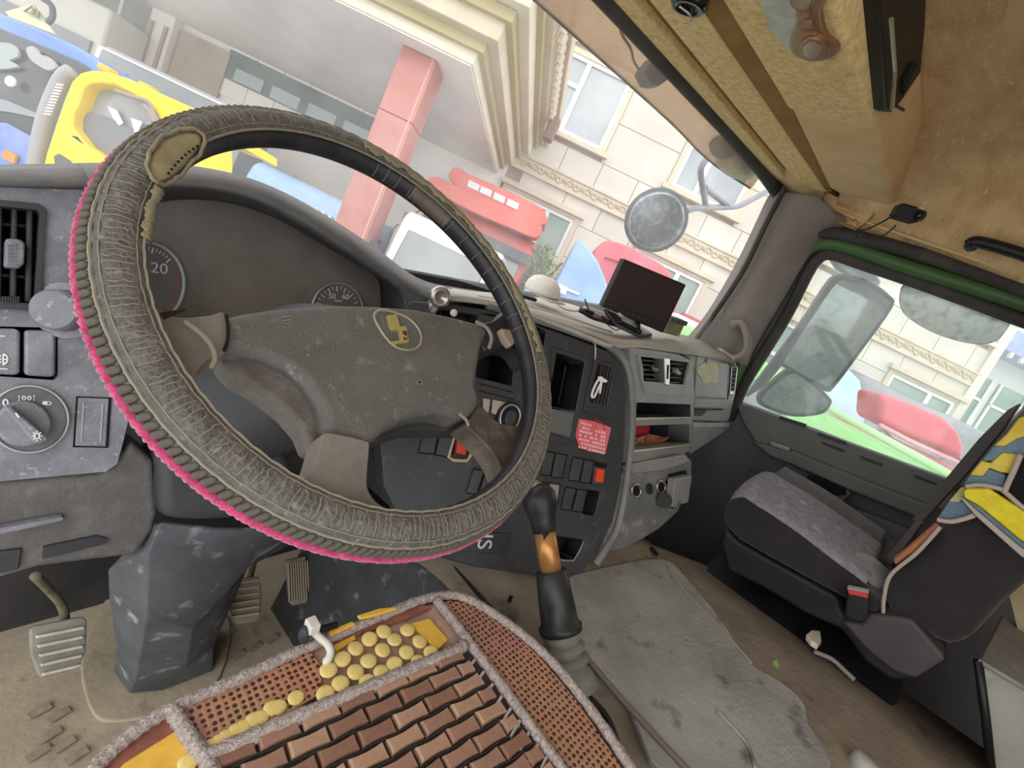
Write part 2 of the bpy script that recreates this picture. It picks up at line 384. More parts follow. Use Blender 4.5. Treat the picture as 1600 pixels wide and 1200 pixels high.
# roof skin over the lining, panel above the windscreen: unseen, added against sky leaks
MB().box((.7, -.08, .545), (2.1, 1.46, .02)).build('roof_skin', m_green, ceil, bevel=.006)
MB().box((.7, .645, .46), (2.1, .02, .18)).build('front_skin', m_green, ceil, bevel=.004)
MB().box((1.745, -.08, .46), (.02, 1.46, .18)).build('side_skin', m_green, ceil, bevel=.004)
MB().box((1.67, .50, .43), (.12, .26, .14)).build('corner_filler', m_brown, ceil)  # unseen plug, added to stop sky glinting through the corner
# side rail below the headliner
rail = [U(a, b, x=1.68) for a, b in ((1285, 318), (1330, 338), (1420, 370), (1520, 404), (1640, 446))]
low = [U(a, b, x=1.70) for a, b in ((1292, 345), (1335, 358), (1430, 386), (1530, 420), (1660, 465))]
up2 = [p + V((-.012, 0, .03)) for p in rail]
MB().loft([spline(up2, 4), spline(rail, 4), spline(low, 4)], False).build('side_rail', m_shadefab, ceil, True, solid=.012)
MB().tube(spline([p + V((-.01, 0, -.002)) for p in rail], 4), .004, 6).build('piping', m_beigeplain, ceil, True)
ca = spline([U(1196, 262, y=.60), U(1222, 292, x=1.66), U(1250, 315, x=1.675), U(1292, 338, x=1.68), U(1340, 358, x=1.685)], 4)
cb_ = spline([U(1215, 240, y=.575), U(1245, 268, z=.352), U(1285, 292, z=.352), U(1320, 312, z=.352), U(1365, 334, x=1.655)], 4)
MB().loft([ca, [(p + q) / 2 + V((-.006, 0, -.008)) for p, q in zip(ca, cb_)], cb_, [q + V((.02, .02, .06)) for q in cb_]], False).build('corner_moulding', m_shadefab, ceil, True, solid=.006)
MB().tube([p + V((-.004, 0, -.002)) for p in ca], .005, 6).build('corner_piping', m_brown, ceil, True)
# grab handle on the ceiling side
gh = thing('ceiling_grab_handle', 'dark grab handle on the headliner above the passenger door', 'handle')
MB().tube(spline([U(a, b, x=1.60) for a, b in ((1512, 386), (1522, 378), (1545, 382), (1580, 392), (1630, 408))], 6), [.008] * 3 + [.014] * 22, 10).build('grip', m_black, gh, True)
MB().ball(U(1518, 384, x=1.61), .014).build('end_cap', m_dark, gh, True)
# small camera box with cable
cb = thing('dash_camera_box', 'small black camera box stuck beside the overhead console', 'camera')
c0 = U(1416, 334, x=1.57)
rt = Matrix.Rotation(math.radians(25), 3, 'Z')
MB().box(c0, (.05, .055, .034), rt).build('housing', m_black, cb, bevel=.006)
MB().disc(c0 + V((-.02, -.03, -.002)), (-.4, -1, -.1), .012, .008).build('lens', m_blackgloss, cb, True)
MB().box(c0 + V((-.022, -.024, .012)), (.018, .012, .004), rt).build('nameplate', m_chrome, cb)
tag(MB().tube(spline([U(a, b, x=1.56) for a, b in ((1410, 322), (1390, 340), (1360, 356), (1342, 362), (1336, 375))], 6), .0022, 6).build('camera_cable', m_black, None, True), 'thin black cable running from the camera box to the pillar', 'cable')
tag(MB().tube(spline([U(a, b, x=1.56) for a, b in ((1400, 352), (1385, 365), (1365, 372), (1345, 370))], 6), .0018, 6).build('spare_cable', m_black, None, True), 'short drooping black lead under the camera box', 'cable')
# frayed lining edge on the rail
fr = MB()
for i in range(70):
    a = 1300 + random.random() * 75; b = 328 + (a - 1300) * .46 + random.uniform(-2, 5)
    p = U(a, b, x=1.655); q = p + V((random.uniform(-.004, .0), random.uniform(-.008, .008), random.uniform(-.012, .006)))
    fr.tube([p, (p + q) / 2 + V((0, .002, .002)), q], .0006, 3)
o = fr.build('frayed_threads', m_brown, ceil); o['kind'] = 'stuff'
# reading lamp in the console
lamp = thing('reading_lamp', 'grey and copper reading lamp unit set in the overhead console', 'lamp')
pC = Pl((0, .34, .333), (0, -.055, -1))
plate(pC, [(1178, -20), (1200, 45), (1232, 82), (1262, 92), (1300, 96), (1310, 80), (1270, 30), (1262, -20)], .006, .01).build('lens_panel', M('lamp_lens', 'a5a19d', .25, 'bcb7b2', 30), lamp, bevel=.003)
m_cop = M('copper_rim', '8f6a50', .35, '9d785c', 30, metal=.4)
def rndpath(c, r, n=20): return [(c[0] + r * math.cos(2 * math.pi * i / n), c[1] + r * .85 * math.sin(2 * math.pi * i / n)) for i in range(n)]
plate(pC, px_spline([(1232, -10), (1240, 14), (1245, 30), (1232, 72), (1246, 92), (1278, 98), (1306, 88), (1308, 74), (1290, 58), (1282, 24), (1290, 0), (1282, -20)], 4), .012, .012).build('body', m_cop, lamp, bevel=.004)
for c in ((1268, 80), (1252, 2)):
    l = plate(pC, rndpath(c, 21), .02, .012).build('lamp_ring', m_cop, lamp, bevel=.003)
    plate(pC, rndpath(c, 15), .021, .004).build('lens', M('lamp_glass', '8d8270', .1), l, bevel=.001)
for q in ([(1243, 22), (1264, 22), (1266, 28), (1245, 30)], [(1255, 34), (1268, 36), (1270, 46), (1256, 46)], [(1250, 54), (1274, 54), (1278, 60), (1254, 60)]):
    plate(pC, q, .016, .005).build('rocker', m_cop, lamp, bevel=.001)
# black round socket near the header
so = thing('round_speaker_socket', 'broken black round fitting hanging from the header strip', 'fitting')
c = U(1075, 12, z=.325)
MB().lathe(c + V((0, 0, .012)), (0, 0, -1), [(.024, 0), (.026, .008), (.022, .014), (.016, .014), (.012, .006)]).build('shell', m_blackgloss, so, True)
MB().tube(spline([c + V((-.02, 0, -.008)), c + V((-.005, -.012, -.012)), c + V((.01, -.004, -.014)), c + V((.02, .01, -.01))], 5), .0015, 6).build('clip_wire', m_chrome, so, True)

# ------------------------------------------------------------------ windscreen
base = [(-.5, .86, -.14), (0, .885, -.14), (.5, .89, -.15), (.9, .88, -.19), (1.2, .80, -.19), (1.45, .68, -.18), (1.58, .58, -.17), (1.63, .52, -.16)]
topw = [(-.5, .62, .36), (0, .63, .36), (.5, .63, .36), (.9, .63, .36), (1.2, .625, .355), (1.45, .615, .345), (1.6, .60, .33), (1.67, .55, .30)]
b_, t_ = spline(base, 5), spline(topw, 5)
struct(MB().loft([b_, [(p + q) / 2 + V((0, .03, 0)) for p, q in zip(b_, t_)], t_], False).build('window_1', m_windshield, None, True), 'large dusty windscreen')

# ------------------------------------------------------------------ outside sun visor
vis = thing('sun_visor', 'translucent amber outside sun visor above the windscreen', 'visor')
ve = spline([(-.5, .80, .365), (.3, .80, .366), (.9, .80, .366), (1.3, .80, .364), (1.5, .80, .356), (1.62, .77, .345), (1.74, .70, .33)], 5)
vi = [V((p.x if p.x < 1.6 else p.x - .02, .66, .425)) for p in ve]
vm = [(p + q) / 2 + V((0, .0, .012)) for p, q in zip(ve, vi)]
MB().loft([ve, vm, vi], False).build('visor_sheet', m_tinted, vis, True, solid=.004)
MB().tube([p + V((0, .002, -.001)) for p in ve], .0035, 6).build('rim', m_seal, vis, True)
br = thing('visor_bracket', 'black bracket holding the middle of the sun visor', 'bracket')
bq = [U(a, b, y=.74) for a, b in ((988, 118), (1005, 96), (1035, 84), (1050, 100), (1042, 118), (1012, 140), (998, 138))]
MB().prism(bq, (0, -.03, .01)).build('bracket_body', M('bracket_grey', '6f6a66', .6), br, bevel=.006)
MB().tube(spline([U(a, b, y=.72) for a, b in ((972, 25), (970, 50), (985, 75), (990, 95), (998, 108))], 5), .003, 6).build('wire', M('wire_tan', '8a7556', .7), br, True)
MB().tube(spline([U(a, b, y=.72) for a, b in ((1040, 120), (1060, 132), (1070, 142), (1085, 150))], 5), .003, 6).build('wire', M('wire_tan', '8a7556', .7), br, True)
ml = thing('marker_lamp', 'dusty marker lamp under the outer end of the sun visor', 'lamp')
MB().ball(U(1152, 258, y=.72), (.10, .06, .035), 16, 10).build('lens', M('marker_lens', '9a8b72', .4, 'b3a68f', 20), ml, True)
MB().ball(U(1130, 228, y=.735), (.045, .04, .035), 12, 8).build('base', M('marker_base', '7d705c', .6), ml, True)

# ------------------------------------------------------------------ dashboard
dash = thing('dashboard', 'worn grey plastic truck dashboard stretching across the cab', 'dashboard')
def zz(pts, s, o): return [(a / s + o[0], b / s + o[1]) for a, b in pts]
def circ(c, r, n=28, ry=None, rot=0):
    ry = ry or r; o = []
    for i in range(n):
        a = 2 * math.pi * i / n; x, y = r * math.cos(a), ry * math.sin(a)
        o.append((c[0] + x * math.cos(rot) - y * math.sin(rot), c[1] + x * math.sin(rot) + y * math.cos(rot)))
    return o
def cavity(pl, px, depth, mat, parent, name='cavity', floor=None):
    """open box behind a hole: inner walls and back"""
    a = pl.poly(px, 0); b = [p - pl.n * depth for p in a]
    c = sum(b, V()) / len(b); m = len(a)
    mb = MB(); mb.add(a + b, [(i, (i + 1) % m, m + (i + 1) % m, m + i) for i in range(m)] + [tuple(range(m, 2 * m))])
    return mb.build(name, mat, parent)

# --- left switch panel
LPn = V((0, -.94, .34)); pLP = Pl((.05, .70, -.2), LPn)
lp_out = [(-90, 276), (0, 284), (60, 286), (120, 286), (165, 290), (215, 300), (232, 330), (225, 420), (220, 520), (214, 600), (200, 660), (190, 700), (183, 725), (165, 737), (0, 752), (-90, 758)]
vent_hole = [(-60, 306), (0, 312), (60, 318), (72, 326), (68, 400), (64, 478), (55, 486), (0, 482), (-60, 478)]
sw_hole = [(-60, 507), (0, 510), (84, 512), (90, 518), (90, 588), (84, 594), (0, 588), (-60, 584)]
lp = plate(pLP, lp_out, 0, .05, [vent_hole, sw_hole]).build('switch_panel', m_panel, dash, bevel=.004)
cavity(pLP, vent_hole, .05, m_void, lp, 'vent_cavity'); cavity(pLP, sw_hole, .03, m_void, lp, 'switch_cavity')
vt = MB().prism(pLP.poly(vent_hole, .004), -pLP.n * .02, [pLP.poly([(-52, 316), (0, 322), (58, 328), (62, 334), (58, 400), (54, 470), (46, 474), (0, 471), (-52, 468)], .004)]).build('vent_frame', m_dark, dash, bevel=.003)
for x0 in (-38, -6, 18, 42):
    plate(pLP, [(x0, 318), (x0 + 10, 319), (x0 + 8, 474), (x0 - 3, 473)], -.010, .03).build('vent_slat', m_dark, vt, bevel=.002)
for y0 in (352, 392, 432):
    plate(pLP, [(-50, y0 - 8), (54, y0), (53, y0 + 4), (-50, y0 - 4)], -.026, .004).build('cross_slat', m_black, vt)
plate(pLP, [(8, 372), (30, 373), (40, 380), (38, 412), (30, 420), (6, 418)], .006, .02).build('slider', m_panel, vt, bevel=.004)
for k in range(6):
    plate(pLP, [(12, 380 + k * 6), (26, 381 + k * 6), (26, 383 + k * 6), (12, 382 + k * 6)], .0075, .002).build('slider_rib', m_panel, vt)
plate(pLP, [(-40, 456), (0, 462), (34, 464), (32, 474), (0, 472), (-40, 470)], .004, .01).build('thumb_wheel', m_black, vt, bevel=.002)
for k in range(7):
    plate(pLP, [(4 + k * 4, 463), (6 + k * 4, 463), (5 + k * 4, 473), (3 + k * 4, 473)], .006, .004).build('wheel_tooth', m_dark, vt)
for q in ([(-60, 512), (30, 514), (32, 520), (31, 582), (28, 587), (-60, 582)], [(38, 516), (86, 517), (88, 522), (87, 584), (84, 590), (38, 587)]):
    s_ = plate(pLP, q, .006, .03).build('rocker_switch', m_panel, lp, bevel=.004)
mark = lambda pts, pr, pl=pLP, h=.0072, m=m_white: plate(pl, pts, h, .001).build('symbol', m, pr)
for k in range(3): mark([(-4, 555 + k * 5), (2, 555 + k * 5), (2, 557 + k * 5), (-4, 557 + k * 5)], lp)
MB().prism(pLP.poly(px_spline([(4, 554), (8, 553), (12, 557), (13, 562), (11, 567), (7, 570), (4, 569)], 3), .0072), -pLP.n * .001, [pLP.poly([(6, 556), (9, 556), (10.5, 559), (11, 562), (9.5, 565), (7, 567), (6, 566)], .0072)]).build('symbol', m_white, lp)
mark([(4, 560), (12, 561), (12, 563), (4, 562)], lp)
mark([(-8, 524), (8, 524.5), (8, 526), (-8, 525.5)], lp); mark([(-10, 575), (12, 576), (12, 577.5), (-10, 576.5)], lp)
# light switch
ls = plate(pLP, circ((45, 655), 62, 36, 52), .004, .02).build('light_switch', M('switch_dial', '55565b', .55, '77767a', 16, .45, .75), dash, bevel=.003)
MB().tube([pLP.at(a, b, .004) for a, b in circ((45, 655), 62, 36, 52)], .0012, 6, True).build('dial_rim', M('worn_edge', 'a9a9a8', .6), ls, True)
plate(pLP, circ((37, 663), 44, 32, 36), .014, .012).build('dial_face', m_panel, ls, bevel=.003)
plate(pLP, [(8, 640), (18, 636), (44, 658), (73, 682), (76, 688), (62, 694), (52, 692), (30, 665)], .034, .024).build('knob', m_panel, ls, bevel=.005, seg=3)
mark([(23, 646), (26, 645), (31, 652), (28, 653)], ls, h=.0365)
MB().tube([pLP.at(a, b, .0045) for a, b in circ((9, 629), 3.6, 16, 4.8)], .0007, 6, True).build('symbol', m_white, ls)
for c in ((37.5, 622), (46, 622)): MB().tube([pLP.at(a, b, .0045) for a, b in circ(c, 2.6, 12, 3)], .0006, 5, True).build('symbol', m_white, ls)
for dx_ in (31, 52):
    for k in (-1, 0, 1):
        sg = -1 if dx_ < 40 else 1
        MB().tube([pLP.at(dx_, 622 + k * 2.4, .0045), pLP.at(dx_ + sg * 2.6, 622 + k * 4, .0045)], .0005, 5).build('symbol', m_white, ls)
plate(pLP, [(67, 627), (73, 627), (73, 633), (66, 632)], .0055, .001).build('symbol', m_white, ls)
MB().tube([pLP.at(a, b, .0048) for a, b in ((74, 627), (78, 628), (80.5, 630), (78, 632.5), (74, 633))], .0006, 5, True).build('symbol', m_white, ls)
for k in range(8):
    a = k * math.pi / 4
    MB().tube([pLP.at(58 + 5.5 * math.cos(a), 681 + 5.5 * math.sin(a), .0362), pLP.at(58 + 8 * math.cos(a), 681 + 8 * math.sin(a), .0362)], .0006, 5).build('symbol', m_white, ls)
MB().tube([pLP.at(a, b, .0362) for a, b in circ((58, 681), 4, 12)], .0006, 5, True).build('symbol', m_white, ls)
# blank cover
bl = plate(pLP, [(122, 621), (171, 623), (166, 697), (117, 697)], .003, .01).build('blank_cover', m_panel, dash, bevel=.0015)
MB().tube([pLP.at(a, b, .0034) for a, b in ((131, 629), (161, 631), (157, 690), (127, 690))], .0008, 5, True).build('inner_outline', M('worn_edge', 'a9a9a8', .6), bl)
MB().tube([pLP.at(a, b, .001) for a, b in ((121, 620), (172, 622), (167, 699), (116, 698))], .0014, 5, True).build('gap', m_void, bl)
# grey push knob between vent and wheel
kn = MB().lathe(pLP.at(112, 486, 0), LPn + V((-.55, 0, 0)), [(.030, 0), (.030, .012), (.0225, .014), (.0215, .034), (.019, .038), (0, .038)], 44).build('push_knob', m_panel, dash)
# lower left knee panel, with hand-grip ledges
pKL = Pl(pLP.at(80, 752), (0, -.985, .17))
kl = plate(pKL, [(-90, 752), (0, 750), (150, 740), (180, 728), (205, 690), (240, 720), (247, 800), (240, 830), (215, 868), (60, 888), (0, 905), (-90, 915)], -.012, .05).build('knee_panel', M('knee_grey', '5c5957', .65, '716d69', 40, .45, .75, .3, 300, c3='8d8985', s3=14), dash, bevel=.008)
plate(pKL, [(-60, 822), (0, 826), (60, 815), (100, 808), (102, 814), (60, 824), (0, 836), (-60, 832)], .0, .012).build('ledge', m_panel, kl, bevel=.003)
plate(pKL, [(68, 855), (150, 838), (168, 842), (165, 850), (66, 874)], -.008, .004).build('grip_recess', m_dark, kl)
plate(pKL, [(-60, 862), (0, 862), (35, 858), (30, 890), (0, 897), (-60, 905)], -.008, .006).build('fuse_lid', m_dark, kl, bevel=.002)
# --- top pad on the left
def yl(pts): return [U(a, b, y=y) for a, b, y in pts]
lt = yl([(-90, 266, .86), (0, 262, .86), (80, 260, .86), (170, 258, .86), (230, 257, .86)])
lf = yl([(-90, 268, .74), (0, 270, .74), (80, 269, .74), (170, 266, .74), (230, 264, .74)])
lb = yl([(-90, 276, .715), (0, 283, .715), (80, 284, .715), (170, 282, .715), (230, 280, .715)])
lk = yl([(-90, 290, .73), (0, 292, .73), (80, 293, .73), (170, 292, .73), (230, 292, .73)])
MB().loft([spline(r, 4) for r in (lt, lf, lb, lk)], False).build('left_top_pad', m_pad, dash, True, solid=.006)
# --- instrument binnacle
r0 = yl([(120, 258, .86), (230, 257, .86), (310, 263, .86), (390, 281, .86), (460, 311, .86), (530, 352, .86), (590, 392, .84), (650, 435, .82), (705, 452, .80)])
r1 = yl([(130, 264, .74), (235, 263, .74), (310, 269, .74), (390, 287, .74), (455, 317, .74), (522, 356, .74), (580, 396, .74), (640, 440, .74), (700, 462, .74)])
r2 = yl([(140, 280, .70), (240, 280, .70), (315, 283, .70), (385, 298, .70), (450, 325, .70), (515, 364, .70), (572, 405, .70), (628, 445, .70), (690, 478, .70)])
r3 = yl([(150, 292, .72), (245, 292, .72), (318, 295, .72), (383, 308, .72), (446, 336, .72), (510, 375, .72), (565, 413, .72), (620, 452, .72), (636, 490, .70)])
hood = MB().loft([spline(r, 4) for r in (r0, r1, r2, r3)], False).build('binnacle_hood', m_pad, dash, True, solid=.005)
r4 = yl([(205, 330, .82), (250, 313, .82), (320, 310, .82), (385, 322, .82), (445, 346, .82), (503, 380, .82), (555, 410, .82), (592, 437, .82), (596, 490, .82)])
MB().loft([spline(r, 4) for r in (r3, r4)], False).build('binnacle_wall', m_dark, dash, True, solid=.004)
MB().loft([spline([U(636, 470, y=.70), U(640, 520, y=.69), U(640, 600, y=.66)], 3), spline([U(596, 470, y=.82), U(600, 520, y=.82), U(600, 600, y=.82)], 3)], False).build('binnacle_cheek', m_pad, dash, True, solid=.004)
pCL = Pl(U(420, 420, y=.83), (0, -.97, .24))
face = plate(pCL, [(190, 320), (250, 306), (320, 304), (400, 320), (470, 350), (540, 395), (605, 430), (612, 620), (480, 640), (215, 620)], 0, .01).build('instrument_glass', M('instrument_face', '79716a', .35, '8b8279', 12, .4, .7, spec=.5), dash)
m_ring = M('gauge_ring', 'a9aaa8', .35, metal=.4); m_dial = M('gauge_dial', '716d6a', .5, '7d7975', 8)
m_red = M('red_mark', 'd8685f', .5)
g1 = plate(pCL, circ((225, 443), 60, 36, 62), .003, .004).build('gauge_dial', m_dial, dash)
MB().tube([pCL.at(a, b, .006) for a, b in circ((225, 443), 63, 48, 65)], .0032, 8, True).build('gauge_ring', m_ring, g1, True)
for k in range(26):
    a = math.radians(-95 + k * 6.6); big = k % 5 == 3; r_in = .78 if big else .85
    c, s_ = math.cos(a), math.sin(a)
    MB().tube([pCL.at(225 + 60 * r_in * c, 443 + 62 * r_in * s_, .0042), pCL.at(225 + 56 * c, 443 + 58 * s_, .0042)], .0011 if big else .0007, 4).build('tick', m_red if k > 8 else m_white, g1)
R_ = V((1, 0, 0))
text_mesh('dial_number', '20', .021, m_white, g1, pCL.at(249, 420, .004), R_, None, pCL.n)
g2 = plate(pCL, circ((527, 486), 38, 32, 42), .003, .004).build('gauge_dial', m_dial, dash)
MB().tube([pCL.at(a, b, .005) for a, b in circ((527, 486), 40, 40, 44)], .0026, 8, True).build('gauge_ring', m_ring, g2, True)
for k in range(15):
    a = math.radians(-172 + k * 11.6); c, s_ = math.cos(a), math.sin(a); big = k % 2
    MB().tube([pCL.at(527 + (27 if big else 30) * c, 486 + (31 if big else 34) * s_, .0042), pCL.at(527 + 35 * c, 486 + 39 * s_, .0042)], .0009 if big else .0006, 4).build('tick', m_white, g2)
text_mesh('dial_number', '50', .014, m_white, g2, pCL.at(519, 463, .004), R_, None, pCL.n)
text_mesh('dial_number', '60', .014, m_white, g2, pCL.at(540, 464, .004), R_, None, pCL.n)
text_mesh('dial_unit', 'km/h', .007, m_white, g2, pCL.at(529, 470, .004), R_, None, pCL.n)

# --- centre stack facing the driver
CPn = V((-.326, -.843, .43)); pCP = Pl((.931, .46, -.191), CPn)
cp_out = [(640, 470), (700, 474), (765, 484), (830, 503), (900, 528), (950, 548), (972, 572), (978, 620), (974, 720), (957, 815), (938, 850), (905, 906), (840, 900), (740, 886), (690, 872), (640, 840), (600, 760), (590, 640), (600, 540)]
pocket = [(871, 552), (913, 566), (898, 641), (856, 634)]
slot2 = [(834, 508), (852, 518), (847, 560), (832, 548)]
pock3 = [(742, 540), (804, 558), (799, 602), (742, 588)]
tray = [(862, 837), (911, 844), (896, 875), (858, 870)]
ventc = [(931, 562), (963, 572), (949, 652), (914, 641)]
radio = [(690, 484), (745, 494), (740, 520), (690, 508)]
swI = [(920, 766), (937, 769), (928, 806), (911, 802)]
swR = [(928, 720), (949, 725), (944, 760), (923, 757)]
cp = plate(pCP, cp_out, 0, .05, [pocket, slot2, pock3, tray, swI, radio]).build('centre_panel', m_cpanel, dash, bevel=.003)
for q, d in ((pocket, .10), (slot2, .06), (pock3, .10), (tray, .05), (swI, .04), (radio, .03)): cavity(pCP, q, d, m_black, cp)
MB().prism(pCP.poly([(864, 541), (922, 560), (899, 690), (850, 676)], .003), -pCP.n * .004, [pCP.poly([(870, 551), (914, 565), (899, 642), (856, 634)], .003)]).build('pocket_frame', m_cpanel, cp, bevel=.002)
plate(pCP, [(856, 637), (898, 645), (891, 683), (849, 672)], .006, .004).build('pocket_lid', M('lid_grey', '626361', .5), cp, bevel=.003)
MB().tube([pCP.at(884, 572, -.06), pCP.at(872, 636, -.06)], .002, 6).build('divider', m_dark, cp)
plate(pCP, [(935, 567), (960, 574), (948, 635), (921, 628)], .001, .001).build('vent_back', m_void, cp)
plate(pCP, swR, .001, .001).build('switch_well', m_void, cp)
vc = MB().prism(pCP.poly([(930, 560), (965, 571), (950, 654), (912, 643)], .005), -pCP.n * .008, [pCP.poly([(935, 568), (959, 575), (948, 634), (922, 627)], .005)]).build('centre_vent', m_dark, dash, bevel=.002)
for k in range(4):
    x = 940 + k * 5
    plate(pCP, [(x, 570 + k * 1.5), (x + 2.5, 570.5 + k * 1.5), (x - 10, 631 + k), (x - 12.5, 630 + k)], .004, .003).build('slat', m_dark, vc)
plate(pCP, [(922, 634), (940, 638), (938, 645), (920, 641)], .0065, .004).build('vent_tab', m_cpanel, vc, bevel=.001)
plate(pCP, [(851, 675), (893, 688), (889, 697), (849, 684)], .002, .002).build('trim_line', m_dark, cp)
# switches
m_sw = M('switch_grey', '393b3c', .5, '444646', 30)
sws = [[(664, 669), (687, 670), (679, 709), (655, 707)], [(690, 671), (711, 675), (700, 714), (681, 710)],
       [(741, 733), (757, 736), (745, 772), (730, 770)], [(760, 737), (777, 741), (766, 777), (749, 774)],
       [(853, 706), (867, 708), (860, 743), (846, 741)], [(870, 709), (886, 711.5), (878, 747), (863, 745)],
       [(897, 715), (912, 718), (905, 752), (890, 750)], [(915, 719), (929, 721), (922, 755), (908, 753)],
       [(840, 753), (856, 755), (849, 789), (833, 786)], [(860, 756), (875, 757.5), (871, 787), (856, 785)],
       [(886, 762), (900, 764), (892, 797), (878, 795)], [(904, 765), (917.5, 767), (910, 800), (896, 798)]]
for i, q in enumerate(sws):
    c = (sum(a for a, b in q) / 4, sum(b for a, b in q) / 4)
    g = [(c[0] + (a - c[0]) * 1.13, c[1] + (b - c[1]) * 1.08) for a, b in q]
    plate(pCP, g, .0012, .001).build('switch_gap', m_void, cp)
    o = plate(pCP, q, .007, .008).build('rocker_switch', m_sw if i != 9 else m_rmod, cp, bevel=.002)
m_redsw = M('red_switch', 'c8392c', .4)
m_orange = M('orange_switch', 'd8502a', .4)
fq = [(711, 677), (722, 676), (737, 693), (735, 712), (729, 720), (709, 719), (701, 714)]
MB().tube([pCP.at(a, b, .006) for a, b in fq], .003, 8, True).build('cream_guard', M('cream_plastic', 'b8a98a', .6), cp, True)
plate(pCP, [(712, 682), (734, 688), (729, 716), (708, 711)], .006, .006).build('switch_base', m_black, cp)
plate(pCP, [(716, 685), (731, 689), (728, 712), (713, 708)], .013, .01).build('hazard_switch', m_redsw, cp, bevel=.002)
plate(pCP, [(929, 728), (949, 731), (945, 760), (926, 757)], .005, .01).build('switch_base', m_dark, cp, bevel=.002)
plate(pCP, [(935, 732), (946, 734), (943, 755), (932, 753)], .013, .01).build('red_rocker', m_orange, cp, bevel=.002)
for q in ([(755, 622), (767, 624), (764, 646), (755, 640)], [(770, 624), (793, 629), (785, 652), (768, 646)]):
    plate(pCP, q, .004, .004).build('cassette_button', M('pale_button', 'b5a59a', .5), cp, bevel=.002)
kk = plate(pCP, circ((797, 652), 19, 24, 24, .3), .012, .012).build('rotary_knob', m_black, cp, bevel=.003)
MB().tube([pCP.at(a, b, .013) for a, b in circ((797, 652), 15, 24, 20, .3)], .002, 6, True).build('knob_ring', m_chrome, kk, True)
plate(pCP, circ((799, 653), 9, 20, 13, .3), .02, .01).build('knob_cap', m_dark, kk, bevel=.003)
for yy in (606, 617): MB().tube([pCP.at(748, yy - 7, .001), pCP.at(802, yy + 7, .001)], .001, 5).build('panel_joint', m_black, cp)
# lower lid with the marking, scuffs
li = plate(pCP, [(722, 828), (799, 834), (786, 866), (708, 862)], .004, .004).build('lower_lid', m_dark, cp, bevel=.003)
text_mesh('lid_marking', 'IS', .040, M('pale_mark', 'c9c9c6', .6), li, pCP.at(757, 846, .0045), pCP.at(752, 872) - pCP.at(760, 822), None, pCP.n)
MB().tube(spline([pCP.at(a, b, .001) for a, b in ((866, 872), (896, 876), (912, 845))], 2), .0015, 5).build('tray_lip', m_rmod, cp, True)
# rim round the centre panel
rim = spline([pCP.at(a, b, .004) for a, b in ((760, 476), (830, 496), (905, 522), (958, 545), (981, 575), (988, 630), (984, 715), (968, 815), (950, 852), (930, 882))], 5)
MB().tube(rim, .008, 10).build('panel_rim', M('rim_grey', '6c6d6c', .5, '7b7b78', 12), dash, True)
# --- top pad in the centre and to the right
bk = yl([(690, 450, .80), (745, 458, .84), (800, 462, .86), (880, 474, .86), (960, 500, .80), (1030, 516, .70), (1085, 530, .58), (1105, 538, .52), (1130, 548, .46)])
mid = yl([(690, 458, .76), (745, 466, .74), (800, 476, .72), (880, 497, .68), (955, 522, .62), (1015, 533, .55), (1075, 542, .50), (1112, 549, .48), (1148, 560, .44)])
frp = [pCP.at(700, 466, .012), pCP.at(765, 474, .012), pCP.at(820, 490, .012), pCP.at(895, 517, .012), pCP.at(955, 541, .012)]
RMn = V((0, -.938, .347)); pRM = Pl((1.0, .47, -.195), RMn)
frp += [pRM.at(1000, 541, .0), pRM.at(1070, 552, .0), pRM.at(1110, 560, .0), pRM.at(1148, 572, .0)]
MB().loft([spline(r, 5) for r in (bk, mid, frp)], False).build('top_pad', m_padlight, dash, True, solid=.008)
MB().tube(spline([p + V((0, 0, .002)) for p in mid[1:5]], 5), .006, 8).build('pad_ridge', m_padlight, dash, True)
# --- right module: vents and shelves
z5 = lambda pts: zz(pts, 4, (960, 500))
rm_out = z5([(100, 172), (250, 190), (400, 215), (470, 250), (495, 330), (500, 480), (488, 640), (470, 810), (440, 838), (250, 868), (70, 895), (84, 600), (96, 350)])
sur = z5([(160, 222), (310, 240), (475, 262), (470, 300), (440, 412), (345, 402), (190, 388)])
cav1 = z5([(140, 515), (475, 528), (475, 610), (300, 612), (133, 616)]); cav2 = z5([(128, 662), (300, 655), (470, 650), (468, 780), (300, 800), (110, 820)])
rm = plate(pRM, rm_out, 0, .06, [sur, cav1, cav2]).build('right_module', m_rmod, dash, bevel=.005)
cavity(pRM, sur, .05, m_void, rm); cavity(pRM, cav1, .12, m_dark, rm, 'upper_shelf'); cavity(pRM, cav2, .14, m_dark, rm, 'lower_shelf')
MB().prism(pRM.poly(z5([(148, 215), (320, 234), (486, 256), (492, 320), (462, 470), (330, 470), (195, 458), (172, 380)]), .004), -pRM.n * .006, [pRM.poly(z5([(165, 228), (310, 245), (472, 266), (440, 405), (345, 396), (195, 382)]), .004)]).build('vent_surround', m_rmod, rm, bevel=.003)
v1 = plate(pRM, z5([(312, 235), (350, 240), (346, 410), (318, 405)]), .008, .03).build('vent_divider', m_chrome, rm, bevel=.002)
plate(pRM, z5([(332, 280), (342, 281), (338, 370), (330, 368)]), .009, .004).build('divider_slot', m_void, v1)
for k in range(5):
    y = 250 + k * 29
    plate(pRM, z5([(176, y - 4), (308, y + 10), (308, y + 18), (178, y + 6)]), -.006, .03).build('vent_slat', m_dark, rm, bevel=.001)
    plate(pRM, z5([(352, y + 18), (458 - k * 5, y + 26), (456 - k * 5, y + 33), (351, y + 26)]), -.006, .03).build('vent_slat', m_dark, rm, bevel=.001)
plate(pRM, z5([(230, 290), (290, 305), (270, 322), (240, 315)]), .0, .01).build('vane_tab', m_black, rm); plate(pRM, z5([(390, 305), (420, 330), (410, 345), (385, 330)]), .0, .01).build('vane_tab', m_rmod, rm)
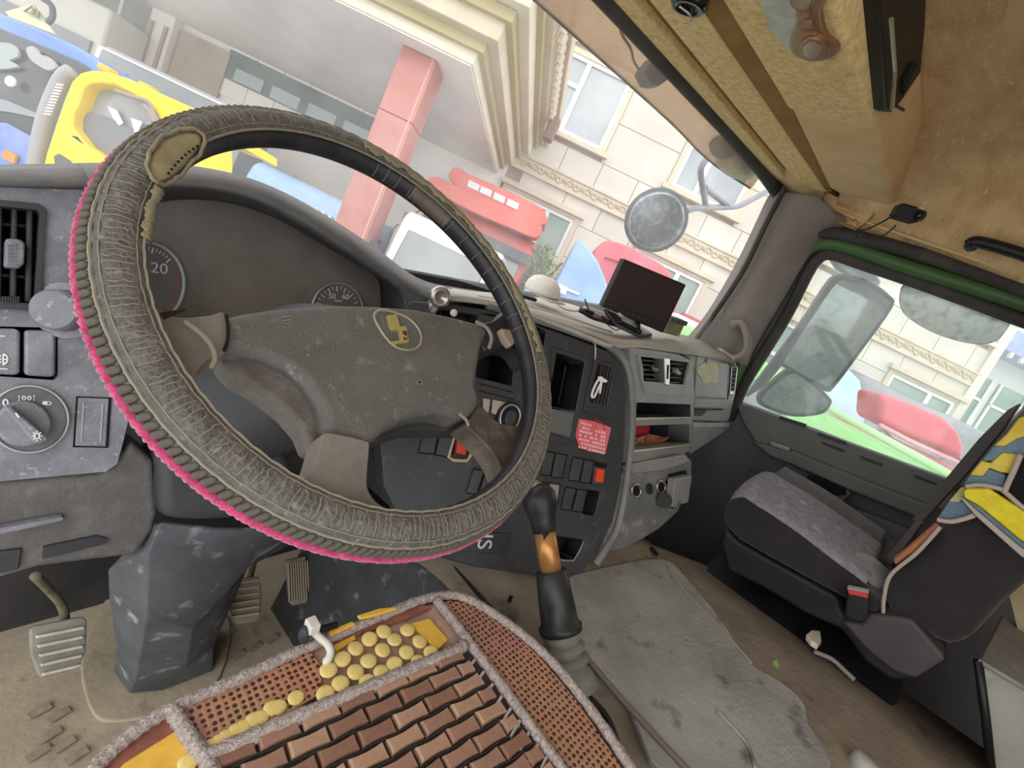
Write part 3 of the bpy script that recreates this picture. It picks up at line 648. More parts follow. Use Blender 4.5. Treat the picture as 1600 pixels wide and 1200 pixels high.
MB().tube([pRM.at(*p, .001) for p in z5([(110, 820), (300, 800), (468, 780)])], .003, 8).build('shelf_lip', M('shelf_lip', 'bdbab2', .5), rm, True)
MB().tube([pRM.at(*p, .001) for p in z5([(133, 617), (300, 614), (476, 611)])], .003, 8).build('shelf_lip', M('shelf_lip', 'bdbab2', .5), rm, True)
# --- glove box side
pGB = Pl(pRM.at(1090, 600, -.012), V((-.05, -.95, .31)))
gb = plate(pGB, z5([(405, 180), (560, 212), (720, 250), (760, 262), (774, 290), (756, 470), (735, 560), (720, 625), (700, 640), (486, 632), (490, 480), (498, 330), (470, 245)]), 0, .06).build('glove_box', m_rmod, dash, bevel=.006)
plate(pGB, z5([(520, 225), (715, 258), (700, 492), (502, 478)]), .004, .004).build('glove_lid', m_rmod, gb, bevel=.004)
plate(pGB, z5([(500, 490), (690, 496), (682, 556), (500, 550)]), .008, .012).build('lid_step', m_rmod, gb, bevel=.004)
plate(pGB, z5([(505, 560), (575, 562), (570, 580), (548, 600), (505, 598)]), .002, .002).build('lid_catch', m_dark, gb)
MB().tube([pGB.at(*p, .005) for p in z5([(500, 557), (600, 560), (682, 560)])], .0015, 6).build('lid_gap', m_void, gb)
MB().tube([pGB.at(*p, .005) for p in z5([(726, 255), (720, 400), (706, 500)])], .0015, 6).build('lid_gap', m_void, gb)
plate(pGB, px_spline(z5([(528, 290), (560, 270), (580, 250), (595, 262), (640, 275), (650, 320), (645, 380), (630, 390), (560, 392), (540, 360), (520, 330)]), 3), .0055, .002).build('glue_stain', M('glue_stain', 'c5c3a0', .8, 'b4b294', 40), gb)
plate(pGB, z5([(568, 250), (580, 240), (584, 270), (572, 276)]), .006, .002).build('scratch', m_dark, gb)
plate(pGB, z5([(738, 300), (766, 298), (752, 440), (724, 440)]), .004, .004).build('end_vent', m_void, gb)
for k in range(5):
    plate(pGB, z5([(742 - k * 2.5, 308 + k * 27), (760 - k * 2.5, 308 + k * 27), (759 - k * 2.5, 316 + k * 27), (741 - k * 2.5, 316 + k * 27)]), .006, .004).build('vent_slat', m_dark, gb)
MB().tube([pGB.at(*p, .005) for p in z5([(734, 298), (768, 296), (748, 470), (720, 468)])], .0018, 6, True).build('vent_frame', m_chrome, gb)
plate(pGB, z5([(726, 444), (746, 445), (744, 466), (722, 464)]), .007, .004).build('vent_knob', m_chrome, gb, bevel=.001)
# underside below the glove box
a_ = [pGB.at(*p) for p in z5([(486, 640), (600, 642), (712, 640)])]; b_ = [pGB.at(*p, .004) for p in z5([(484, 668), (600, 668), (712, 666)])]
c_ = [U(*p, y=.40) for p in z5([(470, 832), (520, 800), (700, 680)])]; d_ = [p + V((0, .25, .02)) for p in c_]
MB().loft([a_, b_, c_, d_], False).build('glove_underside', M('worn_grey', '8b8c89', .55, 'a7a7a2', 12, .4, .7), dash, solid=.006)
# --- lower module with the sockets
pLM = Pl(pRM.at(1000, 722), V((-.12, -.90, .40)))
lm_px = [(976, 727), (1000, 722), (1040, 716), (1072, 711), (1082, 720), (1081, 745), (1074, 770), (1060, 800), (1030, 828), (1000, 846), (965, 866), (930, 886), (915, 900), (938, 860), (958, 815), (972, 760)]
lm = plate(pLM, lm_px, .0, .05).build('lower_module', M('worn_lower', '72726f', .45, '8b8a86', 14, .42, .7, c3='a9a7a0', s3=26), dash, bevel=.008, seg=3)
plate(pLM, [(976, 727), (1000, 722), (1072, 710), (1080, 722), (1040, 735), (978, 742)], .008, .01).build('module_lip', m_rmod, lm, bevel=.004)
for c, r in (((994, 767), 7), ((1033, 761), 6.5)):
    MB().tube([pLM.at(a, b, .003) for a, b in circ(c, r, 24, r * 1.45)], .0032, 8, True).build('socket_ring', m_chrome, lm, True)
    plate(pLM, circ(c, r - 1, 24, r * 1.3), .002, .002).build('socket_hole', m_void, lm)
plate(pLM, circ((1016, 764), 5.5, 20, 9), .004, .004).build('buzzer', m_dark, lm, bevel=.001)
for k in range(4): plate(pLM, [(1013, 758 + k * 4), (1019, 757 + k * 4), (1019, 758.6 + k * 4), (1013, 759.6 + k * 4)], .005, .001).build('buzzer_slot', m_void, lm)
plate(pLM, [(1046, 741), (1072, 735), (1074, 742), (1048, 750)], .004, .004).build('ashtray_slot', m_void, lm)
plate(pLM, [(1042, 752), (1054, 748), (1052, 795), (1044, 792)], .004, .004).build('ashtray_cavity', m_void, lm)
ash = plate(pLM, [(1056, 748), (1082, 743), (1076, 785), (1068, 788), (1066, 780), (1060, 782), (1058, 792), (1050, 793)], .03, .022).build('ashtray_flap', m_rmod, lm, bevel=.003)
MB().disc(pLM.at(1038, 782, .02), V((-.7, -.4, .5)), .018, .004, 20).build('socket_cap', m_black, lm)
MB().tube([pLM.at(1031, 772, .004), pLM.at(1036, 779, .018)], .002, 6).build('cap_strap', m_black, lm)
MB().tube([pLM.at(1020, 858), pLM.at(1026, 866, .01)], .004, 6).build('loose_clip', m_black, lm)
# body behind the panels, so that nothing is hollow from the side
MB().prism([V((-.3, .87, -.2)), V((.60, .87, -.2)), V((.66, .72, -.21)), V((.95, .64, -.21)), V((1.62, .60, -.20)), V((1.62, .9, -.2)), V((-.3, .9, -.2))], (0, 0, -.35)).build('dash_core', m_black, dash)

# things stuck on or lying in the dash
st = thing('safety_sticker', 'pink printed safety sticker peeling off the centre panel', 'sticker')
plate(pCP, [(904, 654), (928, 658), (955, 668), (946, 709), (920, 705), (905, 697), (899, 680)], .003, .0015).build('paper', M('pink_paper', 'd9606b', .6, 'e07a80', 20), st)
for r in range(7):
    y = 659 + r * 6.2; x = 905 + (4 if r == 0 else 2) - r * .4
    n = 4 if r == 0 else 10
    for k in range(n):
        if random.random() < .93:
            xa = x + k * 4.1; ya = y + k * 1.05; wd = random.choice((2.3, 2.9, 3.2))
            if xa < 948 - r * .8: plate(pCP, [(xa, ya), (xa + wd, ya + .6), (xa + wd - .7, ya + 4.2), (xa - .7, ya + 3.6)], .0036, .0006).build('print_mark', M('pale_print', 'eebfbd', .6), st)
MB().tube(spline([pCP.at(a, b, .004) for a, b in ((930, 655), (940, 661), (945, 672))], 4), .0008, 5).build('pen_stroke', m_redsw, st)
ck = thing('white_hook_clip', 'white plastic hook clipped onto the centre air vent', 'clip')
MB().tube(spline([pCP.at(a, b, .014) for a, b in ((938, 590), (932, 598), (926, 612), (925, 620), (929, 619), (935, 606), (940, 597))], 5), .0024, 8).build('loop', m_white, ck, True)
MB().tube([pCP.at(940, 596, .014), pCP.at(937, 615, .014)], .0024, 8).build('stem', m_white, ck, True)
plate(pCP, [(936, 588), (940, 588), (950, 595), (948, 598), (938, 596)], .016, .006).build('jaw', m_white, ck, bevel=.001)
bo = thing('red_booklet', 'bright red booklet standing in the lower dash shelf', 'booklet')
pS = Pl(pRM.at(1030, 690, -.10), RMn)
plate(pS, z5([(118, 662), (222, 660), (215, 715), (112, 745)]), .03, .006).build('cover', M('red_cover', 'cc1f26', .45), bo)
plate(pS, z5([(112, 740), (215, 712), (345, 738), (300, 765), (115, 772)]), .045, .004).build('back_cover', M('red_cover_worn', 'b33a34', .5, 'c9806a', 40), bo)
fsh = [pRM.at(*p, -.004) for p in z5([(112, 816), (300, 797), (466, 777)])] + [pRM.at(*p, -.10) + V((0, 0, .005)) for p in z5([(440, 765), (300, 765), (120, 768)])]
pap = thing('dusty_papers', 'creased dusty papers lying on the lower dash shelf', 'papers')
MB().prism([p + V((0, 0, .004)) for p in fsh], (0, 0, .002)).build('sheet', M('dusty_paper', '8d8779', .9, 'a3977e', 30, .4, .6, .8, 80), pap)
for k in range(9):
    p = pRM.at(*z5([(random.uniform(130, 430), random.uniform(745, 780))])[0], -.05)
    MB().tube([p, p + V((random.uniform(.01, .03), random.uniform(-.01, .01), .006))], .0016, 5).build('scrap', M('straw', 'cbb487', .8), pap)
# ignition key
ik = thing('ignition_key', 'chrome ignition key standing in the dash right of the instruments', 'key')
p0 = U(668, 506, y=.64); p1 = U(683, 462, y=.62)
MB().tube([p0, p1], [.012, .010], 12).build('lock_barrel', m_chrome, ik, True)
MB().lathe(p1 + V((.002, -.004, 0)), (-.35, -.9, .15), [(.016, -.008), (.018, 0), (.017, .008), (.010, .011), (.009, .008), (0, .008)], 24).build('key_head', m_chrome, ik, True)
MB().lathe(p0, (-.1, -.9, .3), [(.022, -.01), (.022, .004), (.014, .008)], 20).build('escutcheon', m_dark, ik, True)
lev = thing('small_white_toggle', 'small white toggle peeking over the steering wheel hub', 'switch')
MB().ball(U(709, 489, y=.60), .0065).build('tip', m_white, lev, True); MB().tube([U(709, 489, y=.60), U(712, 498, y=.64)], .003, 6).build('stem', m_dark, lev, True)

# ------------------------------------------------------------------ steering wheel
WC = V((.294, .421, -.134)); WN = V((.031, -.635, .772)).normalized()
W1 = (V((1, 0, 0)) - WN * WN.x).normalized(); W2 = WN.cross(W1)
pW = Pl(WC, WN)
RC, RT = .2225, .0158
def wp(t, ph, r=RT, rc=RC, n_off=0.0):
    """point on the rim: t round the wheel, ph round the tube (0 outwards, 90 towards the driver)"""
    d = W1 * math.cos(t) + W2 * math.sin(t)
    return WC + d * (rc + r * math.cos(ph)) + WN * (r * math.sin(ph) + n_off)
def torus_part(ph0, ph1, r, nt=144, npf=14, t0=0, t1=2 * math.pi, wob=0, wf=0):
    mb = MB(); rings = []
    full = abs(t1 - t0 - 2 * math.pi) < 1e-6
    for i in range(nt + (0 if full else 1)):
        t = t0 + (t1 - t0) * i / nt
        rr = r + (wob * math.sin(t * wf) if wob else 0)
        rings.append([wp(t, ph0 + (ph1 - ph0) * k / npf, rr) for k in range(npf + 1)])
    if full: rings.append(rings[0])
    return mb.loft(rings, False)
wh = thing('steering_wheel', 'large four-spoke steering wheel with torn leather cover and pink crochet edging', 'steering wheel')
m_rim = M('black_rim_foam', '2a2a2e', .38, '3a3839', 30, .45, .7, .2, 200)
m_leather = M('worn_grey_leather', '625e59', .55, '4f4b47', 70, .4, .65, .9, 260, c3='857f75', s3=170)
m_tan = M('torn_lining', '7d755e', .9, '90876c', 60, .4, .65, .6, 200)
m_thread = M('dirty_thread', '857f70', .9)
m_braid = M('olive_lacing', '4f4b42', .8, '615b50', 60)
m_pink = M('pink_wool', 'bd3f6e', .9, '9c2452', 90, .4, .65, .5, 400, sheen=.4)
m_hub = M('grained_hub', '696763', .5, '595754', 14, .4, .7, .6, 420, c3='84817b', s3=70)
m_spoke = M('spoke_wrap', '716b66', .5, '837c75', 20, .4, .7, .4, 160)
torus_part(0, 2 * math.pi, RT, 160, 20).build('rim', m_rim, wh, True)
rad = math.radians
torus_part(rad(18), rad(128), RT + .0035, 220, 12, wob=.0004, wf=96).build('leather_cover', m_leather, wh, True, solid=.002)
torus_part(rad(-50), rad(20), RT + .0030, 160, 6).build('cover_back', m_braid, wh, True, solid=.002)
# seam cords at both edges of the leather
for ph, rr, nm in ((126, .0012, 'inner_seam'), (112, .0004, 'inner_ridge'), (52, .0005, 'outer_ridge'), (36, .0012, 'outer_seam')):
    MB().tube([wp(2 * math.pi * i / 240, rad(ph), RT + .0048 + .0005 * math.sin(i * 2.1)) for i in range(240)], rr, 5, True).build(nm, m_thread, wh)
# ribs pressed in the leather
rb = MB()
for i in range(300):
    t = 2 * math.pi * (i + random.uniform(-.25, .25)) / 300
    if 1.2 < t < 2.75 and random.random() < .4: continue
    a0, a1 = random.uniform(53, 62), random.uniform(96, 111)
    rb.tube([wp(t + random.uniform(-.004, .004), rad(a0 + (a1 - a0) * k / 5), RT + .0044) for k in range(6)], .00055, 4)
o = rb.build('leather_creases', M('crease_line', '7d7870', .7), wh); o['kind'] = 'stuff'
# lacing: one bead after the other
bead = MB().ball((0, 0, 0), (.0034, .0080, .0030), 8, 6).mesh('lacing_stitch', m_braid, True)
NB = 216
for i in range(NB):
    t = 2 * math.pi * i / NB; ph = rad(14)
    d = W1 * math.cos(t) + W2 * math.sin(t); tan = -W1 * math.sin(t) + W2 * math.cos(t)
    out = d * math.cos(ph) + WN * math.sin(ph); tw = WN * math.cos(ph) - d * math.sin(ph)
    tw2 = (tw + tan * .35).normalized(); x = tw2.cross(out)
    o = bpy.data.objects.new('lacing_stitch', bead); COL.objects.link(o); o.parent = wh
    m4 = Matrix((x, tw2, out)).transposed().to_4x4(); m4.translation = wp(t, ph, RT + .0045); o.matrix_local = m4
# pink crochet: two interlocked strands
for ph_, s_ in ((0, 1), (math.pi, -1)):
    N = 900; path = []
    for i in range(N):
        t = 2 * math.pi * i / N; k = t * 130
        path.append(wp(t, rad(-14) + .20 * math.sin(k + ph_), RT + .0062 + .0012 * math.cos(k + ph_)))
    MB().tube(path, .0030, 6, True).build('crochet_strand', m_pink, wh, True)
MB().tube([wp(2 * math.pi * i / 300, rad(-28) , RT + .0055 + .0006 * math.sin(i * 1.3)) for i in range(300)], .0038, 6, True).build('crochet_edge', m_pink, wh, True)
# tear in the cover, upper left: lining patch with curled lip
def pxw(px, py, h): return pW.at(px, py, h)
def t_of(px, py):
    p = pW.at(px, py, .01) - WC; return math.atan2(p.dot(W2), p.dot(W1))
ta, tb = t_of(222, 290), t_of(300, 222)
t_lo, t_hi = min(ta, tb), max(ta, tb)
pr = []
for i in range(17):
    s_ = i / 16; t = t_lo + (t_hi - t_lo) * s_; wdt = math.sin(math.pi * max(.02, min(.98, s_))) ** .6
    pr.append([wp(t, rad(112) + rad(52) * wdt * (k / 6 - .5), RT + .0068) for k in range(7)])
MB().loft(pr, False).build('tear_lining', M('bare_foam', '9b9072', .85, '857a5e', 50), wh, True, solid=.001)
lip = []
for i in range(40):
    a = 2 * math.pi * i / 40; s_ = .5 - .53 * math.cos(a)
    lip.append(wp(t_lo + (t_hi - t_lo) * s_, rad(112) + rad(30) * math.sin(a) + rad(random.uniform(-3, 3)), RT + .008 + random.uniform(0, .0015)))
MB().tube(lip, .0016, 6, True).build('tear_lip', m_tan, wh, True)
for k in range(9):
    t = t_lo + (t_hi - t_lo) * (.15 + .08 * k); p = wp(t, rad(124), RT + .0085)
    MB().ball(p, .0011, 6, 4).build('stitch_hole', m_void, wh)
# frayed strip on the inner edge, below the tear and at the upper right
def strip_edge(pxa, pxb, ph0, ph1, name, mat, jit, r=RT + .006, n=30):
    a, b = t_of(*pxa), t_of(*pxb)
    if a - b > math.pi: b += 2 * math.pi
    if b - a > math.pi: a += 2 * math.pi
    rows = []
    for i in range(n + 1):
        t = a + (b - a) * i / n
        rows.append([wp(t, rad(ph0 + random.uniform(-jit, jit)), r), wp(t, rad((ph0 + ph1) / 2), r + .001), wp(t, rad(ph1 + random.uniform(-jit, jit)), r + random.uniform(0, .0012))])
    return MB().loft(rows, False).build(name, mat, wh, True, solid=.0015)
strip_edge((215, 380), (228, 295), 118, 138, 'torn_edge', m_tan, 4)
strip_edge((560, 232), (845, 560), 84, 112, 'torn_edge', m_tan, 8, n=70)
strip_edge((645, 300), (700, 350), 122, 190, 'bare_patch', M('bare_brown', '5a5049', .6, '6b6058', 40), 3, RT + .002)
for k in range(14):
    t = t_of(590 + k * 17, 250 + k * 20); MB().tube([wp(t, rad(130 + j * 9), RT + .0006) for j in range(8)], .0007, 4).build('wrap_seam', M('seam_grey', '6d6866', .6), wh)
# spokes, hub pad
hubz = -.018
hub_px = [(347, 492), (385, 484), (440, 477), (520, 472), (590, 474), (650, 479), (710, 492), (750, 503), (768, 516), (756, 540), (750, 575), (747, 605), (755, 628), (745, 645), (732, 655), (712, 648), (690, 643), (660, 646), (630, 657), (605, 672), (588, 686), (576, 690), (545, 686), (508, 675), (507, 655), (500, 630), (480, 600), (455, 575), (420, 558), (385, 550), (356, 550), (346, 530)]
MB().prism(pW.poly(hub_px, hubz), -WN * .045).build('hub_pad', m_hub, wh, bevel=.011, seg=4)
def spoke(pts, name, mat, h0=-.02, th=.03, bev=.010):
    return MB().prism(pW.poly(px_spline(pts, 3), h0), -WN * th).build(name, mat, wh, bevel=bev, seg=3)
spoke([(352, 490), (330, 492), (290, 496), (262, 492), (240, 480), (228, 500), (236, 540), (262, 580), (282, 606), (300, 602), (312, 575), (335, 556), (354, 548)], 'spoke', m_spoke, -.012)
spoke([(508, 676), (502, 690), (494, 720), (484, 742), (462, 752), (440, 756), (450, 780), (520, 800), (590, 805), (602, 796), (586, 782), (575, 764), (574, 740), (577, 700), (574, 690), (545, 682)], 'spoke', m_spoke, -.008)
spoke([(756, 506), (772, 500), (788, 488), (800, 480), (824, 540), (826, 570), (806, 545), (790, 540), (770, 548), (756, 545), (754, 525)], 'spoke', m_rim, -.020)
spoke([(752, 634), (772, 655), (795, 664), (822, 664), (842, 664), (838, 700), (815, 722), (792, 745), (782, 728), (770, 708), (745, 680), (728, 664), (738, 652)], 'spoke', M('spoke_dark', '4b443f', .42, '7b7066', 24, .45, .75, .3, 200), -.016)
plate(pW, [(783, 512), (800, 514), (812, 530), (800, 541), (790, 530)], -.008, .012).build('spoke_badge', M('tan_plate', '9b8878', .5), wh, bevel=.003)
plate(pW, [(700, 640), (736, 655), (742, 662), (735, 672), (705, 672), (640, 672), (590, 690), (580, 686), (610, 660), (650, 646)], -.05, .03).build('hub_underside', m_dark, wh, bevel=.008)
# wire ring hanging on left spoke, piping on the right
MB().tube(spline([pxw(a, b, .0) for a, b in ((288, 502), (312, 520), (330, 540), (336, 560), (330, 576))], 5), .0022, 6).build('cord', m_thread, wh, True)
MB().tube(spline([pxw(a, b, -.004) for a, b in ((744, 503), (760, 512), (768, 528), (764, 544))], 5), .0026, 6).build('cord', m_thread, wh, True)
MB().tube(spline([pxw(a, b, -.012) for a, b in ((717, 646), (728, 656), (732, 666))], 4), .002, 6).build('cord', m_thread, wh, True)
plate(pW, [(250, 488), (292, 482), (268, 492), (256, 497)], .002, .003).build('cut_flap', m_black, wh)
MB().tube(spline([pxw(a, b, -.008) for a, b in ((353, 492), (356, 510), (355, 532), (350, 548))], 4), .0014, 5).build('spoke_seam', m_void, wh)
MB().prism(pW.poly([(346, 540), (350, 566), (372, 588), (400, 604), (427, 623), (453, 645), (476, 672), (489, 705), (512, 700), (510, 672), (503, 635), (482, 602), (455, 575), (420, 557), (385, 549)], -.034), -WN * .03).build('hub_skirt', M('hub_skirt', '5d5854', .6, '6e6862', 60, .4, .65, .5, 300), wh, bevel=.006, seg=3)
# emblem: oval with a stepped S
em = MB().tube([pW.at(a, b, hubz + .001) for a, b in px_spline([(x / 6 + 540, y / 6 + 460) for x, y in ((268, 205), (292, 160), (350, 148), (430, 162), (560, 208), (640, 270), (693, 340), (708, 410), (698, 468), (660, 506), (600, 522), (530, 515), (460, 486), (390, 422), (330, 340), (287, 265))], 3)], .0015, 8, True).build('emblem_ring', M('brass_dull', 'a39c86', .4, metal=.3), wh, True)
e6 = lambda pts: zz(pts, 6, (540, 460))
plate(pW, px_spline([(x / 6 + 540, y / 6 + 460) for x, y in ((275, 208), (298, 168), (350, 156), (430, 170), (555, 215), (632, 275), (685, 342), (700, 410), (690, 462), (655, 498), (600, 513), (534, 506), (466, 478), (396, 416), (338, 336), (294, 264))], 2), hubz + .0008, .002).build('emblem_field', m_hub, em)
plate(pW, e6([(398, 192), (480, 184), (512, 296), (572, 298), (598, 446), (478, 462), (436, 440), (524, 428), (508, 336), (450, 328), (420, 292)]), hubz + .005, .005).build('emblem_glyph', M('gold_paint', 'b3a468', .4, metal=.3), em, bevel=.0004)
plate(pW, e6([(536, 340), (572, 342), (584, 420), (548, 424)]), hubz + .0056, .001).build('emblem_gap', M('rust_gap', '4a3524', .8), em)
plate(pW, e6([(536, 370), (580, 396), (572, 410), (538, 384)]), hubz + .0062, .001).build('emblem_bar', M('gold_paint', 'c8b26c', .4, metal=.3), em)
plate(pW, circ((655, 597), 3.4, 14, 2.6), hubz + .0006, .001).build('nick', m_dark, wh)
MB().tube([pW.at(a, b, hubz + .0008) for a, b in circ((656, 597), 4.2, 16, 3.2)], .0006, 5, True).build('nick_edge', m_thread, wh)
MB().tube([pW.at(a, b, hubz + .0004) for a, b in ((440, 496), (456, 494), (456, 499), (441, 501))], .0007, 5, True).build('pad_mark', m_thread, wh)

# ------------------------------------------------------------------ steering column shroud and pedestal
cs = thing('steering_column', 'dark grey steering column with tapering pedestal down to the footwell', 'steering column')
ax = WN
c1 = WC - WN * .06; c2 = WC - WN * .17 + V((-.01, .02, 0)); c3 = WC - WN * .30 + V((-.03, .05, 0)); c4 = WC - WN * .42 + V((-.045, .09, -.01))
rings = []
for c, a, b in ((c1, .045, .045), (WC - WN * .10, .085, .07), (c2, .095, .085), (c3, .10, .085), (c4, .10, .07)):
    rings.append([c + W1 * (a * math.copysign(abs(math.cos(q)) ** .7, math.cos(q))) + W2 * (b * math.copysign(abs(math.sin(q)) ** .7, math.sin(q))) for q in [2 * math.pi * k / 28 for k in range(28)]])
MB().loft(rings, True, True).build('column_shroud', M('shroud_dark', '35373a', .55, '3f4042', 10), cs, True)
# bowl at the bottom of the shroud
pB = Pl(U(330, 760, y=.60), (0, -.9, .42))
plate(pB, px_spline([(250, 690), (247, 740), (252, 795), (275, 812), (360, 812), (420, 790), (460, 740), (430, 690), (330, 670)], 4), .0, .08).build('shroud_bowl', M('shroud_dark', '35373a', .55), cs, bevel=.02, seg=4)
# pedestal: polygon sections from knee level to the floor
def sec_(pts, z): return [U(a, b, z=z) for a, b in pts]
top_ = [U(250, 815, y=.60), U(330, 828, y=.585), U(470, 815, y=.60)]
k1 = [U(243, 818, y=.63), U(252, 816, y=.60), U(340, 826, y=.585), U(455, 826, y=.60), U(520, 800, y=.66)]
k2 = [U(172, 888, y=.67), U(236, 858, y=.605), U(330, 880, y=.595), U(402, 866, y=.61), U(470, 838, y=.68)]
k3 = [U(174, 930, y=.71), U(232, 960, y=.63), U(300, 980, y=.635), U(362, 900, y=.655), U(385, 885, y=.72)]
k4 = [U(185, 1010, y=.75), U(214, 1060, y=.695), U(290, 1040, y=.69), U(330, 1010, y=.70), U(352, 940, y=.76)]
k5 = [V((.17, .80, -.99)), V((.183, .742, -.99)), V((.225, .722, -.99)), V((.305, .718, -.99)), V((.325, .80, -.99))]
MB().loft([q for q in (k1, k2, k3, k4, k5)], False).build('pedestal', M('scuffed_pedestal', '4f5256', .6, '62656a', 12, .42, .7, .2, 200, c3='a2a3a6', s3=22), cs, False, solid=.008, bevel=.006)
# ------------------------------------------------------------------ pedals
def pedal(name, label, outline, pc, nrm, ribs, arm, mat, bev=.004):
    t = thing(name, label, 'pedal'); pl = Pl(pc, nrm)
    p = MB().prism(pl.poly(outline, 0), -pl.n * .014).build('pad', mat[0], t, bevel=bev)
    for q in ribs: plate(pl, q, .006, .008).build('rib', mat[1], p, bevel=.002)
    if arm: MB().tube(spline(arm, 4), .0065, 8).build('arm', M('pedal_arm', '6b6350', .8, '857b63', 30), t, True)
    return t
m_pd = M('pedal_rubber', '7d7b74', .75, '8e8a80', 30); m_pr = M('pedal_rib', 'b5ad98', .7, 'c4bca6', 40)
zl = lambda pts: zz(pts, 3.2, (0, 860))
pc = U(90, 1010, z=-.85); rb_ = []
for k in range(5):
    y0 = 400 + k * 47
    rb_.append(zl([(180 + k * 8, y0 + 25), (425 - k * 3, y0 - 22), (425 - k * 4, y0 - 6), (184 + k * 8, y0 + 42)]))
pedal('clutch_pedal', 'ribbed clutch pedal left of the column pedestal', zl([(150, 395), (170, 378), (415, 330), (435, 350), (432, 500), (400, 575), (390, 585), (215, 642), (195, 625), (155, 520)]), pc, (.1, -.75, .66), rb_,
      [U(102, 968, z=-.84), U(96, 945, z=-.80), U(75, 920, z=-.74), U(55, 900, z=-.66)], (m_pd, m_pr))
pc = U(385, 940, z=-.86); rb_ = []
for k in range(6):
    y0 = 150 + k * 33
    rb_.append(zl([(1160, y0 + 12), (1300, y0 - 8), (1300, y0 + 4), (1162, y0 + 25)]))
pedal('brake_pedal', 'dusty ribbed brake pedal right of the column pedestal', zl([(1150, 160), (1165, 142), (1290, 130), (1302, 150), (1312, 220), (1300, 340), (1285, 355), (1190, 370), (1172, 358), (1140, 250)]), pc, (-.1, -.75, .66), rb_,
      [U(390, 905, z=-.86), U(396, 880, z=-.80), U(400, 850, z=-.72)], (M('dusty_pedal', '8a8071', .9, '9b907e', 30), M('dusty_rib', 'b0a58f', .9)))
pc = U(465, 905, z=-.86); rb_ = []
for k in range(9):
    x0 = 1440 + k * 12
    rb_.append(zl([(x0, 60 - k), (x0 + 5, 60 - k), (x0 + 14, 262 - k * 2), (x0 + 9, 262 - k * 2)]))
pedal('accelerator_pedal', 'tall fluted accelerator pedal beside the engine tunnel', zl([(1425, 50), (1530, 30), (1545, 120), (1558, 250), (1545, 262), (1465, 278), (1450, 260), (1440, 150)]), pc, (-.1, -.8, .6), rb_, None, (M('dusty_pedal', '8a8071', .9, '9b907e', 30), M('dusty_rib', 'b0a58f', .9)))
# side wall of the tunnel towards the accelerator, scuffed black
MB().loft([spline([V(q) for q in r], 4) for r in (((.60, .80, -.66), (.60, .6, -.64), (.60, .45, -.625), (.60, .2, -.625)), ((.53, .80, -.68), (.545, .6, -.665), (.555, .45, -.645), (.565, .2, -.64)), ((.46, .82, -1.0), (.47, .6, -1.0), (.48, .45, -1.0), (.49, .2, -1.0)))], False).build('tunnel_side', M('scuffed_black', '434447', .5, '545558', 14, .45, .7, c3='8d8e90', s3=24), tun, True, solid=.006)
MB().tube([V((-.2, .86, -.70)), V((.2, .86, -.70))], .03, 8).build('pipe', M('olive_pipe', '4d4a3b', .6), fl)

# ------------------------------------------------------------------ gear lever
gear = thing('gear_lever', 'black gear lever with bare copper-coloured section and ribbed boot', 'gear lever')
gb_, gt_ = U(888, 1056, z=-.60), U(846, 800, x=.60)
def onl(px, py):
    """point of the lever axis seen nearest to that place"""
    d = ray(px, py).normalized(); w_ = gb_; l = (gt_ - gb_).normalized()
    b = d.dot(l); k = (w_.dot(l) - w_.dot(d) * b) / (1 - b * b)
    return gb_ + l * (-k)
axl = (gt_ - gb_).normalized()
def span(pa, pb): a = onl(*pa); b = onl(*pb); return a, (b - a).length
a, L = span((882, 1040), (866, 985))
prof = []
for k in range(3):
    prof += [(.026, L * (k / 3)), (.035 - k * .003, L * (k + .25) / 3), (.036 - k * .003, L * (k + .6) / 3), (.028, L * (k + .95) / 3)]
MB().lathe(a - axl * .03, axl, [(.045, 0), (.036, .02)] + [(r, h + .03) for r, h in prof] + [(.0, L + .03)], 28).build('boot', M('dusty_boot', '74736d', .7, '8a887f', 16), gear, True)
a, L = span((866, 988), (848, 893))
MB().lathe(a, axl, [(.0, -.002), (.033, 0), (.034, .008), (.029, .012), (.0275, L * .5), (.0245, L - .002), (.022, L)], 28).build('lower_sleeve', M('sleeve_black', '242424', .4, '2e2e2d', 20), gear, True)
a, L = span((848, 895), (843, 828))
MB().lathe(a, axl, [(.0, 0), (.0172, 0), (.0168, L)], 24).build('copper_rod', M('copper_rod', 'cf985f', .33, 'b9834c', 30, metal=.55), gear, True)
a, L = span((843, 832), (838, 756))
side = V((0, 0, 1)).cross(axl)
MB().lathe(a, axl, [(.0, 0), (.0185, 0), (.020, L * .22), (.024, L * .42), (.0275, L * .6), (.027, L * .78), (.019, L * .95), (.008, L * 1.0), (0, L)], 28).build('knob', M('knob_black', '222324', .4, '2d2e2e', 20), gear, True)
MB().ball(a + axl * L * .93 + V((-.002, 0, -.004)), (.0205, .0205, .012), 16, 8).build('knob_cap', M('worn_cap', '8f9188', .45, 'a3a49a', 30), gear, True)
MB().box(a + axl * .004 + V((-.012, -.012, 0)), (.006, .006, .012)).build('notch', m_black, gear)

